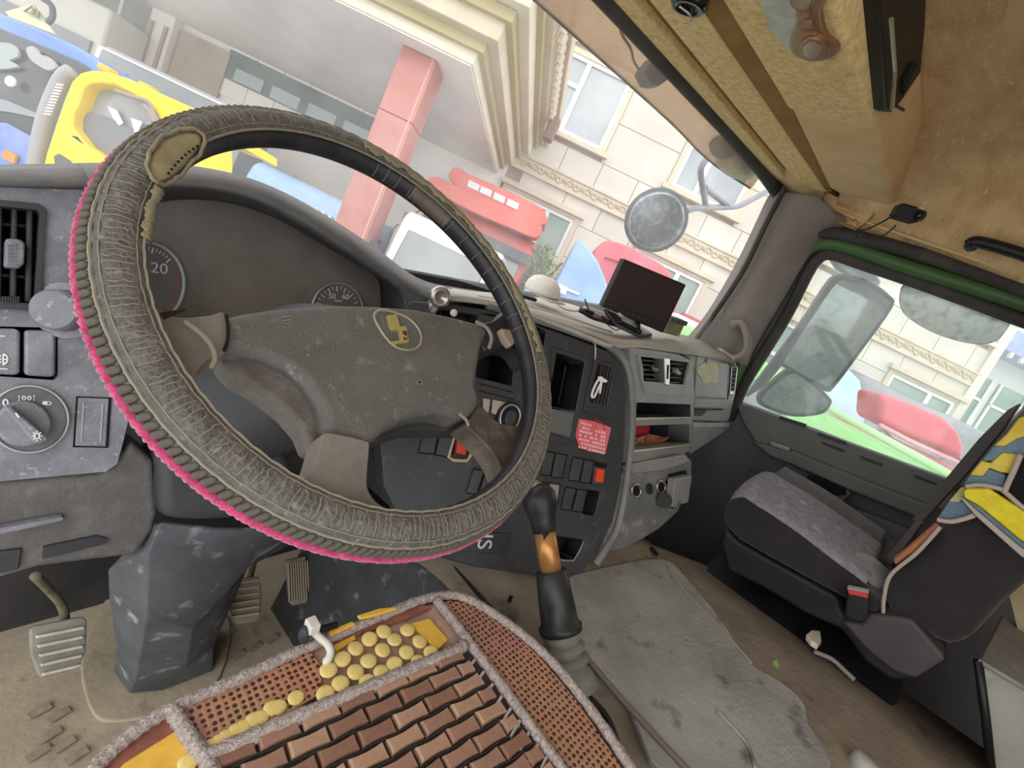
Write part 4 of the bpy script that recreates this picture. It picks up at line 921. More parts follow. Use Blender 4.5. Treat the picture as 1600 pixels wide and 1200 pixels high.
# ------------------------------------------------------------------ driver's bead cushion
cu = thing('bead_seat_cushion', "driver's seat cushion of brown wooden tiles with mesh border", 'cushion')
ZS = -.5
m_mesh = bpy.data.materials.new('brown_net'); m_mesh.use_nodes = True
nt = m_mesh.node_tree; bs = nt.nodes['Principled BSDF']; bs.inputs['Roughness'].default_value = .55
tc = nt.nodes.new('ShaderNodeTexCoord'); mp = nt.nodes.new('ShaderNodeMapping'); mp.inputs['Scale'].default_value = (1, 1, 0)
vo = nt.nodes.new('ShaderNodeTexVoronoi'); vo.inputs['Scale'].default_value = 150; vo.inputs['Randomness'].default_value = .25
ra = nt.nodes.new('ShaderNodeValToRGB'); ra.color_ramp.elements[0].position = .28; ra.color_ramp.elements[1].position = .40
ra.color_ramp.elements[0].color = S('3d2622'); ra.color_ramp.elements[1].color = S('b98468')
n_ = nt.nodes.new('ShaderNodeTexNoise'); n_.inputs['Scale'].default_value = 14
mx = nt.nodes.new('ShaderNodeMixRGB'); mx.blend_type = 'MULTIPLY'; mx.inputs[0].default_value = .5
nt.links.new(tc.outputs['Object'], mp.inputs[0]); nt.links.new(mp.outputs[0], vo.inputs['Vector']); nt.links.new(vo.outputs['Distance'], ra.inputs[0])
nt.links.new(mp.outputs[0], n_.inputs['Vector']); nt.links.new(ra.outputs[0], mx.inputs[1]); nt.links.new(n_.outputs['Color'], mx.inputs[2]); nt.links.new(mx.outputs[0], bs.inputs['Base Color'])
bp = nt.nodes.new('ShaderNodeBump'); bp.inputs['Strength'].default_value = .6; bp.inputs['Distance'].default_value = .002
nt.links.new(vo.outputs['Distance'], bp.inputs['Height']); nt.links.new(bp.outputs[0], bs.inputs['Normal'])
m_mesh2 = M('orange_net', 'c07d55', .6, 'a9694a', 50, .4, .65, .6, 260)
m_bind = M('silver_braid', 'b3a79f', .5, '8a7c78', 260, .4, .6, .8, 500)
m_bead = M('yellow_bead', 'd8c07a', .3, 'c9ad62', 60)
m_sponge = M('yellow_sponge', 'd9ae45', .8, 'cc9c38', 30)
out_px = [(140, 1215), (165, 1182), (215, 1140), (268, 1108), (380, 1058), (483, 1010), (590, 966), (650, 940), (690, 931), (722, 933), (765, 955), (820, 995), (872, 1045), (930, 1118), (985, 1200), (1000, 1230)]
outl = spline([U(a, b, z=ZS) for a, b in out_px], 4)
full = outl + [V((.47, -.12, ZS)), V((.10, -.12, ZS))]
MB().prism([p + V((0, 0, -.004)) for p in full], (0, 0, -.035)).build('padding', M('cushion_pad', '6b4a3d', .9, '7d5a48', 20), cu, bevel=.01)
def zplate(px, h, d): return MB().prism([U(a, b, z=ZS + h) for a, b in px], (0, 0, -d))
# net border pieces
zplate([(700, 938), (735, 943), (790, 978), (845, 1028), (905, 1100), (965, 1190), (985, 1230), (890, 1230), (860, 1180), (790, 1085), (730, 1000), (690, 945)], .003, .006).build('side_net', m_mesh, cu)
zplate([(270, 1113), (380, 1063), (483, 1016), (505, 1045), (497, 1085), (420, 1135), (330, 1180), (315, 1180), (290, 1140)], .003, .006).build('front_net', m_mesh, cu)
zplate([(150, 1215), (170, 1186), (262, 1114), (285, 1140), (318, 1195), (325, 1230)], .001, .004).build('corner_net', M('dark_net', '7b4b40', .6, '935b48', 60), cu)
zplate([(192, 1192), (275, 1140), (300, 1175), (312, 1215), (160, 1230)], .004, .004).build('sponge_panel', m_sponge, cu, bevel=.002)
zplate([(483, 1016), (560, 985), (660, 946), (690, 945), (728, 1005), (700, 1022), (600, 1062), (515, 1100), (495, 1090), (505, 1045)], -.002, .004).build('torn_bed', M('torn_bed', 'a08372', .85, 'b89c86', 30), cu)
z7 = lambda p: (p[0] / 3.2 + 460, p[1] / 3.2 + 860)
zplate([z7(p) for p in ((580, 362), (676, 336), (772, 442), (714, 498))], .004, .006).build('sponge_panel', m_sponge, cu, bevel=.002)
zplate([z7(p) for p in ((200, 470), (300, 420), (310, 440), (215, 500))], .003, .004).build('sponge_scrap', m_sponge, cu, bevel=.001)
zplate([z7(p) for p in ((170, 400), (290, 350), (310, 365), (180, 425))], .014, .004).build('sponge_scrap', m_sponge, cu, bevel=.002)
zplate([z7(p) for p in ((312, 322), (420, 288), (510, 278), (520, 290), (400, 325), (330, 340))], .014, .004).build('sponge_scrap', m_sponge, cu, bevel=.002)
zplate([z7(p) for p in ((200, 440), (340, 380), (480, 325), (640, 272), (690, 285), (560, 345), (350, 410), (215, 470))], .002, .003).build('net_edge', M('dark_net', '7b4b40', .6), cu)
bead_mesh = MB().lathe((0, 0, 0), (0, 0, 1), [(.0, -.004), (.0085, -.004), (.0112, -.001), (.0114, .003), (.0095, .0062), (.006, .0072), (0, .0074)], 16).mesh('bead', m_bead, True)
for p in ((565, 400), (625, 458), (682, 514), (500, 448), (560, 512), (440, 500), (500, 570), (375, 445), (370, 555), (435, 612), (305, 492), (305, 610), (365, 662), (240, 545), (230, 668), (170, 600), (155, 718), (446, 408), (620, 560)):
    o = bpy.data.objects.new('bead', bead_mesh); COL.objects.link(o); o.parent = cu; o.location = U(*z7(p), z=ZS + .004); o.scale = (.82, .82, .45)
    o.rotation_euler = (random.uniform(-.12, .12), random.uniform(-.12, .12), 0)
for p in ((1185, 905), (1215, 890), (1300, 840), (1270, 850), (1390, 785), (1360, 790), (1480, 738), (1100, 960), (1130, 940), (1060, 985), (940, 1060)):
    o = bpy.data.objects.new('bead', bead_mesh); COL.objects.link(o); o.parent = cu; o.location = U(p[0] / 3.2, p[1] / 3.2 + 860, z=ZS + .003); o.scale = (.7, .7, .3)
# bindings
def bind(pts, r, h=.004, name='binding'):
    P = spline([U(a, b, z=ZS + h) for a, b in pts], 8); n = len(P)
    MB().tube(P, [r * (1 + .10 * math.sin(i * 2.2)) for i in range(n)], 8).build(name, m_bind, cu, True)
bind(out_px, .0062)
bind([(268, 1108), (285, 1135), (305, 1165), (325, 1190), (335, 1215)], .007)
bind([(322, 1184), (420, 1140), (520, 1098), (620, 1056), (700, 1022), (726, 1008)], .0075)
bind([(682, 938), (712, 975), (745, 1020), (790, 1080), (840, 1150), (880, 1205), (890, 1225)], .0065)
# tiles: bone shaped wooden pieces on cord
bx = .0175; by = .0078
bone = []
for s_ in (1,):
    prof_t = [(-bx, -by), (-bx * .55, -by * .86), (0, -by * .78), (bx * .55, -by * .86), (bx, -by)]
    rim_ = [V((x, y, 0)) for x, y in prof_t] + [V((x, -y, 0)) for x, y in reversed(prof_t)]
bmb = MB(); n = len(rim_)
bmb.loft([[p for p in rim_], [p + V((0, 0, .006)) for p in rim_], [V((p.x * .9, p.y * .8, .0085)) for p in rim_]], True, True)
bt = [M('terracotta_tile', '93705f', .45, '7d5c4c', 40, .4, .7), M('brown_tile', '84604f', .45, '6f5041', 40, .4, .7), M('tan_tile', 'a5836c', .45, '8c6a54', 40, .4, .7)]
tm = [bmb.mesh('tile', m_) for m_ in bt]
row = 0; y = .246; nt_ = 0
while y > .035:
    off = .019 if row % 2 else 0
    x = .392 - (.0095 if row % 2 else .019)
    k = 0
    while x > .12:
        lim_l = .125 + (.285 - .255) * 0
        half = (row % 2 and k == 0)
        o = bpy.data.objects.new('tile', random.choice(tm)); COL.objects.link(o); o.parent = cu
        o.location = (x + random.uniform(-.0006, .0006), y + (.392 - x) * .10 + random.uniform(-.0005, .0005), ZS - .001); o.rotation_euler = (random.uniform(-.05, .05), random.uniform(-.05, .05), random.uniform(-.04, .04) - .10)
        if half: o.scale = (.5, 1, 1); 
        x -= .038 * (.75 if half else 1); k += 1; nt_ += 1
    y -= .0193; row += 1
MB().prism([V((.405, .262, ZS + .0006)), V((.395, -.1, ZS + .0006)), V((.12, -.1, ZS + .0006)), V((.125, .285, ZS + .0006))], (0, 0, -.004)).build('cord_bed', M('dark_cord_bed', '3f3432', .9), cu)
cord = MB()
y = .256
for r in range(12):
    cord.tube([V((.125 + .012 * i, y + (.392 - .125 - .012 * i) * .10 + .0012 * math.sin(i * 1.7 + r * 3), ZS + .004)) for i in range(24)], .0008, 5); y -= .0193
o = cord.build('cords', M('green_black_cord', '2f332e', .7), cu); o['kind'] = 'stuff'
for k in range(11):
    q = U(728 + k * 14, 1012 + k * 19, z=ZS + .006); MB().tube([q, q + V((-.02, -.006, -.002))], .0018, 6).build('lace', M('silver_lace', 'a9a5a3', .35, metal=.5), cu)
# cable tie with the dark knob
tie = thing('cable_tie', 'white cable tie round the front edge of the bead cushion', 'cable tie')
MB().tube(spline([U(*z7(p), z=ZS + h) for p, h in (((85, 360), .03), ((95, 400), .026), ((120, 430), .02), ((165, 470), .016), ((180, 510), .012), ((165, 550), .008), ((150, 556), .006))], 6), .0042, 8).build('strap', M('tie_white', 'c9c4ba', .5), tie, True)
MB().box(U(*z7((90, 375)), z=ZS + .032), (.012, .016, .012)).build('head', M('tie_white', 'c9c4ba', .5), tie, bevel=.002)
kn2 = thing('dark_toggle', 'small dark cord toggle beside the white cable tie', 'toggle')
MB().ball(U(*z7((50, 420)), z=ZS + .022), (.006, .008, .011), 12, 8).build('toggle_body', M('navy_plastic', '2e2f3c', .5), kn2, True)
MB().tube(spline([U(*z7((60, 410)), z=ZS + .02), U(*z7((130, 395)), z=ZS + .018), U(*z7((210, 375)), z=ZS + .014)], 5), .004, 6).build('toggle_cord', m_black, kn2, True)
# seat base under the cushion
sb = thing('driver_seat', "dark driver's seat base under the bead cushion", 'seat')
MB().prism([p + V((0, -.012, -.042)) if p.y > 0 else p + V((0, 0, -.042)) for p in full], (0, 0, -.13)).build('seat_cushion', M('driver_seat_cloth', '3f3a3a', .9, '4a4544', 30), sb, bevel=.02, seg=3)
MB().box((.275, .08, -.84), (.34, .38, .31)).build('seat_pedestal', m_dark, sb, bevel=.02)
tag(MB().tube(spline([U(a, b, z=-.592) for a, b in ((900, 1075), (925, 1095), (950, 1125), (965, 1165))], 6), .005, 8).build('floor_cable', m_black, None, True), 'black cable on the tunnel beside the bead cushion', 'cable')

# ------------------------------------------------------------------ passenger seat
ps = thing('passenger_seat', 'dark passenger seat with grey fabric cushion and tilted back', 'seat')
XS = 1.12
pX = Pl((XS, 0, 0), (-1, 0, 0))
m_seatside = M('seat_side_cloth', '242122', .95, '2b2728', 18, sheen=.2)
m_seattop = M('grey_seat_fabric', '8b888e', .95, '737077', 70, .35, .65, .5, 350, c3='a5a2a6', s3=30)
m_base = M('seat_base_plastic', '1b191c', .55, '242226', 9)
z8 = lambda pts: zz(pts, 2.727, (1080, 640))
cyz = [(.192, -.475), (.197, -.44), (.188, -.405), (.165, -.383), (.12, -.372), (.03, -.372), (-.06, -.385), (-.15, -.40), (-.2, -.42), (-.2, -.53), (.02, -.505), (.15, -.492)]
cside = pX.poly(z8([(135, 430), (160, 388), (200, 372), (260, 405), (370, 475), (470, 545), (560, 615), (660, 690), (740, 750), (800, 820), (815, 860), (760, 870), (640, 800), (520, 735), (330, 630), (200, 555), (140, 490)]))
MB().prism(cside, (.40, .0, 0)).build('cushion', m_seatside, ps, bevel=.02, seg=4)
ct = pX.poly(z8([(168, 384), (215, 372), (262, 402), (372, 472), (472, 542), (562, 612), (662, 687), (742, 747)]))
rows = []
for x, dz, dy in ((.004, .001, 0), (.03, .010, .004), (.12, .016, .01), (.22, .014, .012), (.27, .004, .01)):
    rows.append([p + V((x, dy if i < 2 else 0, dz)) for i, p in enumerate(ct)])
MB().loft([spline(r, 3) for r in rows], False).build('cushion_top', m_seattop, ps, True, solid=.004)
MB().loft([spline([p + V((x, 0, dz)) for p in ct[1:]], 3) for x, dz in ((.27, .004), (.31, .016), (.36, .012), (.40, -.03), (.41, -.10))], False).build('bolster', M('seat_bolster', '5c5759', .95, '66605f', 30), ps, True, solid=.004)
# base trim
MB().prism(pX.poly(z8([(140, 500), (200, 560), (330, 636), (520, 740), (632, 800), (640, 850), (660, 890), (720, 910), (752, 872), (945, 895), (1090, 1060), (1085, 1085), (960, 1160), (850, 1160), (740, 1080), (640, 940), (480, 870), (300, 760), (150, 690), (120, 560)]), -.01), (.42, 0, 0)).build('base_trim', m_base, ps, bevel=.012, seg=3)
MB().prism(pX.poly(z8([(752, 870), (940, 892), (1088, 1060), (1080, 1075), (960, 1150), (860, 1120), (740, 1020), (640, 905), (720, 915)]), .012), (.05, 0, 0)).build('side_shield', M('shield_plastic', '3f393b', .5, '4a4446', 8), ps, bevel=.008, seg=3)
MB().box((XS + .2, -.02, -.80), (.36, .42, .38)).build('pedestal', m_base, ps, bevel=.02)
# backrest
back_px = z8([(822, 862), (818, 800), (850, 700), (960, 610), (1060, 505), (1150, 380), (1250, 230), (1420, 60), (1600, 0), (1600, 600), (1330, 830), (1200, 970), (1100, 1030), (1000, 960)])
MB().prism(pX.poly(back_px, -.006), (.40, -.05, -.02)).build('backrest', m_seatside, ps, bevel=.025, seg=4)
MB().tube(spline(pX.poly(z8([(818, 868), (822, 800), (850, 705), (960, 612), (1062, 500)]), .0), 5), .0035, 6).build('piping', M('cream_piping', 'a59a8d', .7), ps, True)
plate(pX, z8([(860, 640), (900, 610), (1040, 490), (1062, 500), (960, 600), (870, 665)]), -.004, .02).build('lit_edge', M('lit_edge_orange', 'a5664a', .8), ps, bevel=.003)  # orange strip stands for the lit front edge of the backrest
MB().ball(U(1352, 892, x=1.2), (.05, .05, .03), 14, 8).build('recliner_cover', M('recliner_grey', '77716f', .5), ps, True)
# belt strap and buckle
bel = thing('seat_belt', 'dark seat belt strap running down the front of the passenger backrest', 'seat belt')
MB().prism([U(a, b, x=1.30) for a, b in ((1590, 632), (1565, 672), (1505, 745), (1440, 815), (1425, 812), (1480, 745), (1530, 685), (1575, 640))], (.004, -.004, .004)).build('strap', M('belt_webbing', '5f5a58', .8), bel)
MB().prism([U(a, b, x=1.32) for a, b in ((1430, 815), (1440, 818), (1395, 880), (1358, 898), (1362, 880), (1385, 870))], (.006, -.004, .004)).build('lower_strap', M('belt_webbing_light', '6a6364', .7), bel)
bk_ = thing('belt_buckle', 'black seat belt buckle with red button on the passenger seat side', 'buckle')
MB().prism(pX.poly(z8([(664, 770), (690, 775), (758, 795), (752, 890), (735, 908), (700, 905), (650, 880)]), .04), (.024, 0, 0)).build('buckle_body', m_black, bk_, bevel=.004, seg=3)
plate(pX, z8([(666, 766), (752, 785), (754, 806), (668, 786)]), .043, .018).build('release_button', M('buckle_red', 'c5363c', .4), bk_, bevel=.002)
plate(pX, z8([(664, 756), (756, 776), (756, 784), (664, 766)]), .042, .014).build('buckle_top', m_rmod, bk_, bevel=.001)
# vest over the backrest: stripes sewn together
ve_ = thing('striped_vest', 'yellow and blue work vest thrown over the passenger backrest', 'vest')
m_vy = M('vest_yellow', 'c4a936', .75, 'd6c05a', 30, .4, .7, .6, 160); m_vb = M('vest_blue', '5a6e7c', .8, '6c808c', 30, .4, .7, .5, 160)
m_hem = M('vest_hem', 'a89d93', .8); m_by = M('bright_yellow', 'd8c722', .6, 'c9b61c', 50, .4, .65, .9, 120)
zv = lambda pts: zz(pts, 5, (1400, 640))
for pts, mt, h in (([(770, 282), (870, 190), (960, 70), (1030, 40), (1030, 205), (940, 232), (850, 288)], m_vy, .014), ([(770, 280), (850, 285), (940, 228), (1030, 205), (1010, 350), (975, 352), (850, 345), (830, 340), (760, 402), (668, 402)], m_vb, .013),
                   ([(668, 400), (740, 420), (830, 338), (962, 352), (900, 502), (820, 492), (730, 458), (680, 522), (578, 512)], m_vy, .015), ([(576, 512), (680, 520), (722, 462), (862, 512), (832, 622), (700, 592), (545, 602), (530, 590)], m_vb, .014),
                   ([(505, 615), (410, 722), (500, 728), (545, 660), (545, 605)], M('vest_pale', 'b0a47c', .8), .010), ([(412, 722), (322, 856), (420, 872), (540, 848), (610, 825), (520, 700), (500, 728)], m_vb, .012)):
    plate(pX, zv(pts), h, .008).build('stripe', mt, ve_, bevel=.002)
plate(pX, zv([(528, 640), (560, 620), (730, 618), (1030, 815), (1030, 1060), (960, 1010), (640, 748), (532, 690)]), .030, .012).build('pocket_flap', m_by, ve_, bevel=.003)
plate(pX, zv([(528, 690), (640, 748), (960, 1010), (1030, 1062), (1030, 1110), (960, 1060), (640, 790)]), .026, .010).build('flap_edge', m_vb, ve_, bevel=.002)
plate(pX, zv([(500, 690), (530, 690), (640, 790), (960, 1060), (1030, 1110), (1030, 1170), (980, 1150), (620, 830)]), .022, .008).build('flap_hem', m_hem, ve_, bevel=.002)
plate(pX, zv([(980, 345), (1030, 330), (1030, 760), (1000, 740), (872, 645)]), .006, .006).build('arm_opening', m_void, ve_)
for pts in ([(975, 350), (920, 480), (850, 640), (870, 660), (985, 760), (1020, 780)], [(320, 860), (430, 876), (540, 852), (612, 826)], [(545, 605), (640, 590), (740, 602), (830, 625)]):
    MB().tube(spline([pX.at(a, b, .020) for a, b in zv(pts)], 4), .004, 6).build('hem', m_hem, ve_, True)
# grey box behind the seat
gbx = thing('storage_box', 'grey metal storage box behind the passenger seat', 'box')
q = [U(1528, 1030, x=1.15), U(1612, 1080, x=1.15), U(1612, 1260, x=1.15), U(1555, 1260, x=1.15), U(1540, 1120, x=1.15)]
MB().prism(q, (.30, -.05, 0)).build('box_body', M('scuffed_box', 'a4a29b', .5, '8b8983', 7, .4, .65, c3='bdbbb4', s3=14), gbx, bevel=.006)
MB().tube([q[0] + V((-.004, 0, 0)), q[1] + V((-.004, 0, 0))], .005, 6).build('lid_edge', m_rmod, gbx, True)
MB().tube([q[0] + V((-.004, 0, 0)), q[4] + V((-.004, 0, 0)), q[3] + V((-.004, 0, 0))], .007, 6).build('corner_seal', m_black, gbx, True)
MB().box(U(1585, 1052, x=1.4), (.03, .03, .02)).build('latch', m_chrome, gbx, bevel=.004)
bkp = MB().prism([U(a, b, x=1.42) for a, b in ((1576, 930), (1612, 900), (1612, 1020), (1596, 1010))], (.02, 0, 0)).build('cardboard_piece', M('cardboard', 'b29c77', .9, 'c5b594', 14), None, bevel=.002)
tag(bkp, 'beige cardboard piece behind the passenger backrest', 'cardboard')

# ------------------------------------------------------------------ monitor and clutter on the dash
mo = thing('reversing_monitor', 'black flat reversing monitor standing on the dash top', 'monitor')
pM = Pl(U(1005, 462, y=.60), (-.50, -.86, .06))
mq = [(975, 404), (1073, 445), (1060, 478), (1037, 521), (988, 500), (940, 479)]
MB().prism(pM.poly([(975, 404), (1073, 445), (1037, 521), (940, 479)], 0), -pM.n * .022).build('housing', M('monitor_black', '2b2626', .45), mo, bevel=.004, seg=2)
plate(pM, [(978, 410), (1067, 447), (1039, 504), (949, 467)], .0006, .001).build('screen', M('screen_glass', '3a3131', .3, spec=.3), mo)
for k in range(7):
    x = 953 + k * 8.6; y = 474 + k * 3.9
    plate(pM, [(x, y), (x + 4.5, y + 2), (x + 3.2, y + 4.8), (x - 1.3, y + 2.8)], .002, .002).build('button', m_dark, mo, bevel=.0006)
fo = U(996, 515, y=.57)
MB().tube([pM.at(997, 503, -.006), fo + V((.0, .0, .004))], [.007, .005], 8).build('stand', m_black, mo, True)
MB().ball(U(998, 518, y=.565), .008).build('ball_joint', m_black, mo, True)
MB().prism([U(a, b, y=yy) for a, b, yy in ((944, 481, .62), (1000, 508, .62), (1020, 522, .58), (1000, 524, .55), (962, 505, .56))], (0, 0, -.008)).build('foot_plate', m_black, mo, bevel=.002)
cbn = thing('cable_bundle', 'tangle of black and red leads with white tubes beneath the monitor', 'cables')
for pts, mt, r in ((((914, 484, .62), (930, 489, .62), (950, 497, .61), (975, 505, .60), (985, 508, .6)), M('white_tube', 'c9c5bf', .5), .009),
                   (((965, 494, .62), (975, 498, .62), (990, 505, .61)), M('white_tube', 'c9c5bf', .5), .010),
                   (((908, 485, .60), (920, 494, .60), (935, 500, .6), (950, 503, .59), (960, 500, .59)), m_black, .004),
                   (((914, 467, .62), (918, 480, .61), (928, 496, .6), (945, 500, .6)), m_black, .0016),
                   (((925, 488, .60), (940, 499, .59), (960, 515, .58), (972, 512, .58)), M('wire_red', '9c3a34', .5), .0014),
                   (((905, 486, .60), (935, 500, .58), (970, 512, .57), (1000, 524, .555)), m_black, .003),
                   (((940, 494, .60), (955, 505, .58), (970, 502, .58), (985, 512, .57)), m_black, .003)):
    MB().tube(spline([U(a, b, y=y) for a, b, y in pts], 5), r, 8).build('lead', mt, cbn, True)
MB().box(U(916, 487, y=.61), (.03, .02, .012), Matrix.Rotation(-.4, 3, 'Z')).build('plug', m_black, cbn, bevel=.002)
MB().box(U(975, 508, y=.585), (.03, .014, .012), Matrix.Rotation(-.4, 3, 'Z')).build('plug', m_black, cbn, bevel=.002)
wr = MB().tube(spline([U(832, 476, y=.72), U(850, 490, y=.68), U(880, 502, y=.645), U(905, 518, y=.61), pCP.at(922, 528, .03), pCP.at(930, 540, .018), pCP.at(930, 562, .012)], 6), .0017, 6).build('power_wire', M('wire_pink', 'b58a84', .5, 'c9c0b8', 40), None, True)
tag(wr, 'thin red and white wire trailing over the dash to the centre vent', 'wire')
wr = MB().tube(spline([U(866, 470, y=.80), U(880, 482, y=.74), U(895, 486, y=.70), U(908, 485, y=.62)], 6), .0015, 6).build('power_wire', M('wire_red', '9c3a34', .5), None, True)
tag(wr, 'thin red wire from the white cap to the monitor leads', 'wire')
cap = thing('baseball_cap', 'white cap lying on the dash against the windscreen', 'cap')
cc = U(848, 452, y=.77)
MB().lathe(cc + V((0, 0, -.01)), (0, 0, 1), [(.045, 0), (.047, .008), (.042, .024), (.032, .036), (.018, .042), (0, .044)], 24).build('crown', M('cap_white', 'e9e5dc', .8, 'd9d3c8', 30), cap, True)
MB().prism([cc + V(p) for p in ((-.05, -.01, -.008), (-.03, -.06, -.014), (.03, -.06, -.014), (.05, -.01, -.008), (.04, 0, -.006), (-.04, 0, -.006))], (0, 0, -.004)).build('peak', M('cap_peak', 'b9b3a8', .8), cap, bevel=.002)
tag(MB().box(U(822, 464, y=.74), (.05, .02, .008), Matrix.Rotation(-.5, 3, 'Z')).build('black_clip', m_black, None, bevel=.002), 'small black clip on the dash behind the steering wheel rim', 'clip')
bxs = thing('small_carton', 'small black and olive carton standing right of the monitor', 'carton')
cq = U(1048, 508, y=.57)
rt = Matrix.Rotation(-.45, 3, 'Z')
MB().box(cq, (.055, .04, .045), rt).build('carton_body', M('carton_olive', '6b6750', .6, '8a8468', 40), bxs, bevel=.002)
MB().box(cq + V((0, -.005, .018)), (.056, .042, .012), rt).build('carton_lid', M('carton_dark', '4a4742', .6), bxs, bevel=.001)
# litter on the tunnel
tag(MB().prism([U(a, b, z=-.598) for a, b in ((1207, 1034), (1213, 1032), (1217, 1040), (1214, 1047), (1208, 1042))], (0, 0, .002)).build('green_leaf', M('leaf_green', '8fb06a', .6)), 'small green leaf scrap on the brown mat', 'leaf')
sc_ = MB().prism([U(a, b, z=-.59) for a, b in ((1258, 1000), (1266, 993), (1280, 994), (1282, 1008), (1276, 1016), (1266, 1010))], (0, .004, .012)).build('paper_scrap', M('scrap_paper', 'd0c4ae', .8), None, bevel=.002)
tag(sc_, 'crumpled pale paper scrap beside the passenger seat base', 'paper')
tag(MB().tube(spline([U(a, b, z=-.60) for a, b in ((1272, 1018), (1300, 1030), (1322, 1050), (1335, 1062))], 4), .005, 6).build('plastic_strip', M('strip_grey', '8b8580', .5), None, True), 'grey plastic strip lying along the passenger seat base', 'strip')
tag(MB().prism([U(a, b, z=-.62) for a, b in ((1452, 1160), (1458, 1164), (1468, 1180), (1464, 1184), (1454, 1172))], (0, 0, .004)).build('wood_chip', M('chip_orange', 'b88a55', .8)), 'orange wood chip on the brown mat near the storage box', 'chip')
bt_ = MB().lathe(U(1342, 1206, z=-.60), (.1, -.1, 1), [(0, 0), (.02, 0), (.02, .02), (.017, .026), (0, .027)], 20).build('bottle_cap', M('cap_grey', 'a3a29e', .5), None, True)
tag(bt_, 'grey bottle cap on the brown mat at the bottom edge of the photo', 'cap')
tag(MB().tube([U(1018, 856, z=-.595), U(1026, 866, z=-.592)], .005, 6).build('black_peg', m_black), 'small black peg on the mat below the dash corner', 'peg')
tag(MB().box(U(797, 936, z=-.60), (.012, .007, .006), Matrix.Rotation(.5, 3, 'Z')).build('rubber_bit', m_black), 'small black rubber bit on the tunnel left of the gear lever', 'rubber bit')

# ------------------------------------------------------------------ outside mirrors of the truck
def mirror_mat(name, c, dirt, rough=.12):
    m = bpy.data.materials.new(name); m.use_nodes = True; nt = m.node_tree; b = nt.nodes['Principled BSDF']
    n = nt.nodes.new('ShaderNodeTexNoise'); n.inputs['Scale'].default_value = 45; n.inputs['Detail'].default_value = 9
    tc = nt.nodes.new('ShaderNodeTexCoord'); nt.links.new(tc.outputs['Object'], n.inputs['Vector'])
    r = nt.nodes.new('ShaderNodeValToRGB'); r.color_ramp.elements[0].position = .48; r.color_ramp.elements[1].position = .66
    r.color_ramp.elements[0].color = S(c); r.color_ramp.elements[1].color = S(dirt)
    nt.links.new(n.outputs[0], r.inputs[0]); nt.links.new(r.outputs[0], b.inputs['Base Color'])
    b.inputs['Metallic'].default_value = .6; b.inputs['Roughness'].default_value = rough
    return m
rm_ = thing('round_front_mirror', 'round dusty kerb mirror on grey tube arms outside the windscreen', 'mirror')
mc = U(1025, 345, y=.95); mn = V((-.72, -.66, -.18)).normalized()
rdm = (pM and (Pl(mc, mn).at(1075, 345) - Pl(mc, mn).at(975, 345)).length / 2)
MB().lathe(mc, mn, [(0, -.05), (rdm * .6, -.045), (rdm * .95, -.02), (rdm, 0), (rdm * .98, .004)], 40).build('shell', M('mirror_shell', '63656a', .5), rm_, True)
MB().lathe(mc, mn, [(rdm * .965, .002), (rdm * .8, .010), (rdm * .5, .018), (rdm * .2, .021), (0, .022)], 40).build('glass', mirror_mat('dusty_mirror', '8b9198', 'b0b5ba', .3), rm_, True)
m_arm = M('grey_tube', '83828a', .4, '93929a', 20)
for pts in (((1072, 330), (1090, 325), (1130, 324), (1148, 323), (1165, 317), (1196, 300), (1215, 288)), ((1128, 212), (1112, 238), (1096, 262), (1097, 285), (1103, 322)), ((1100, 292), (1120, 308), (1142, 324))):
    MB().tube(spline([U(a, b, y=.92) for a, b in pts], 5), .012, 8).build('arm', m_arm, rm_, True)
sm = thing('side_mirror', 'tall rectangular side mirror with dark housing outside the door glass', 'mirror')
XM = 2.08
pSM = Pl((XM, .3, 0), (-.93, -.36, .0))
MB().prism(pSM.poly(px_spline([(1325, 428), (1362, 440), (1392, 462), (1396, 480), (1350, 545), (1305, 605), (1290, 612), (1255, 595), (1222, 572), (1218, 560), (1265, 490), (1302, 435)], 3), 0), -pSM.n * .09).build('housing', M('mirror_housing', '2e3233', .5), sm, bevel=.012, seg=3)
plate(pSM, px_spline([(1328, 440), (1360, 450), (1386, 468), (1388, 480), (1346, 540), (1302, 597), (1290, 602), (1258, 587), (1230, 570), (1228, 560), (1272, 492), (1308, 442)], 3), .003, .002).build('glass', mirror_mat('green_mirror', 'a5acab', '8e9695', .06), sm)
plate(pSM, [(1302, 432), (1318, 428), (1300, 450), (1222, 572), (1195, 605), (1165, 622), (1180, 600), (1240, 520)], .004, .05).build('bracket', M('mirror_bracket', '3f4048', .5), sm, bevel=.008)
plate(pSM, px_spline([(1235, 578), (1262, 590), (1296, 620), (1300, 632), (1285, 648), (1240, 652), (1200, 640), (1182, 625), (1205, 600)], 3), -.005, .07).build('lower_mirror', M('mirror_housing', '2e3233', .5), sm, bevel=.01)
plate(pSM, px_spline([(1238, 584), (1260, 595), (1290, 622), (1293, 632), (1282, 642), (1240, 646), (1204, 635), (1190, 624), (1210, 602)], 3), .0, .002).build('lower_glass', mirror_mat('green_mirror_low', 'a8b0ad', '8b9491', .08), sm)
plate(pSM, [(1296, 400), (1325, 408), (1370, 428), (1378, 440), (1372, 450), (1345, 440), (1310, 420)], -.05, .06).build('top_cap', M('mirror_cap', '9aa3a4', .5), sm, bevel=.008)
km = thing('kerb_mirror', 'wide curved kerb mirror with peeling coating above the door glass', 'mirror')
pKM = Pl((2.0, .05, .15), (-.95, -.1, -.28))
ko = px_spline([(1405, 462), (1412, 445), (1440, 448), (1500, 470), (1560, 492), (1580, 500), (1572, 518), (1556, 534), (1530, 539), (1490, 532), (1448, 516), (1415, 494), (1406, 478)], 3)
MB().prism(pKM.poly(ko, 0), -pKM.n * .05).build('housing', m_dark, km, bevel=.006)
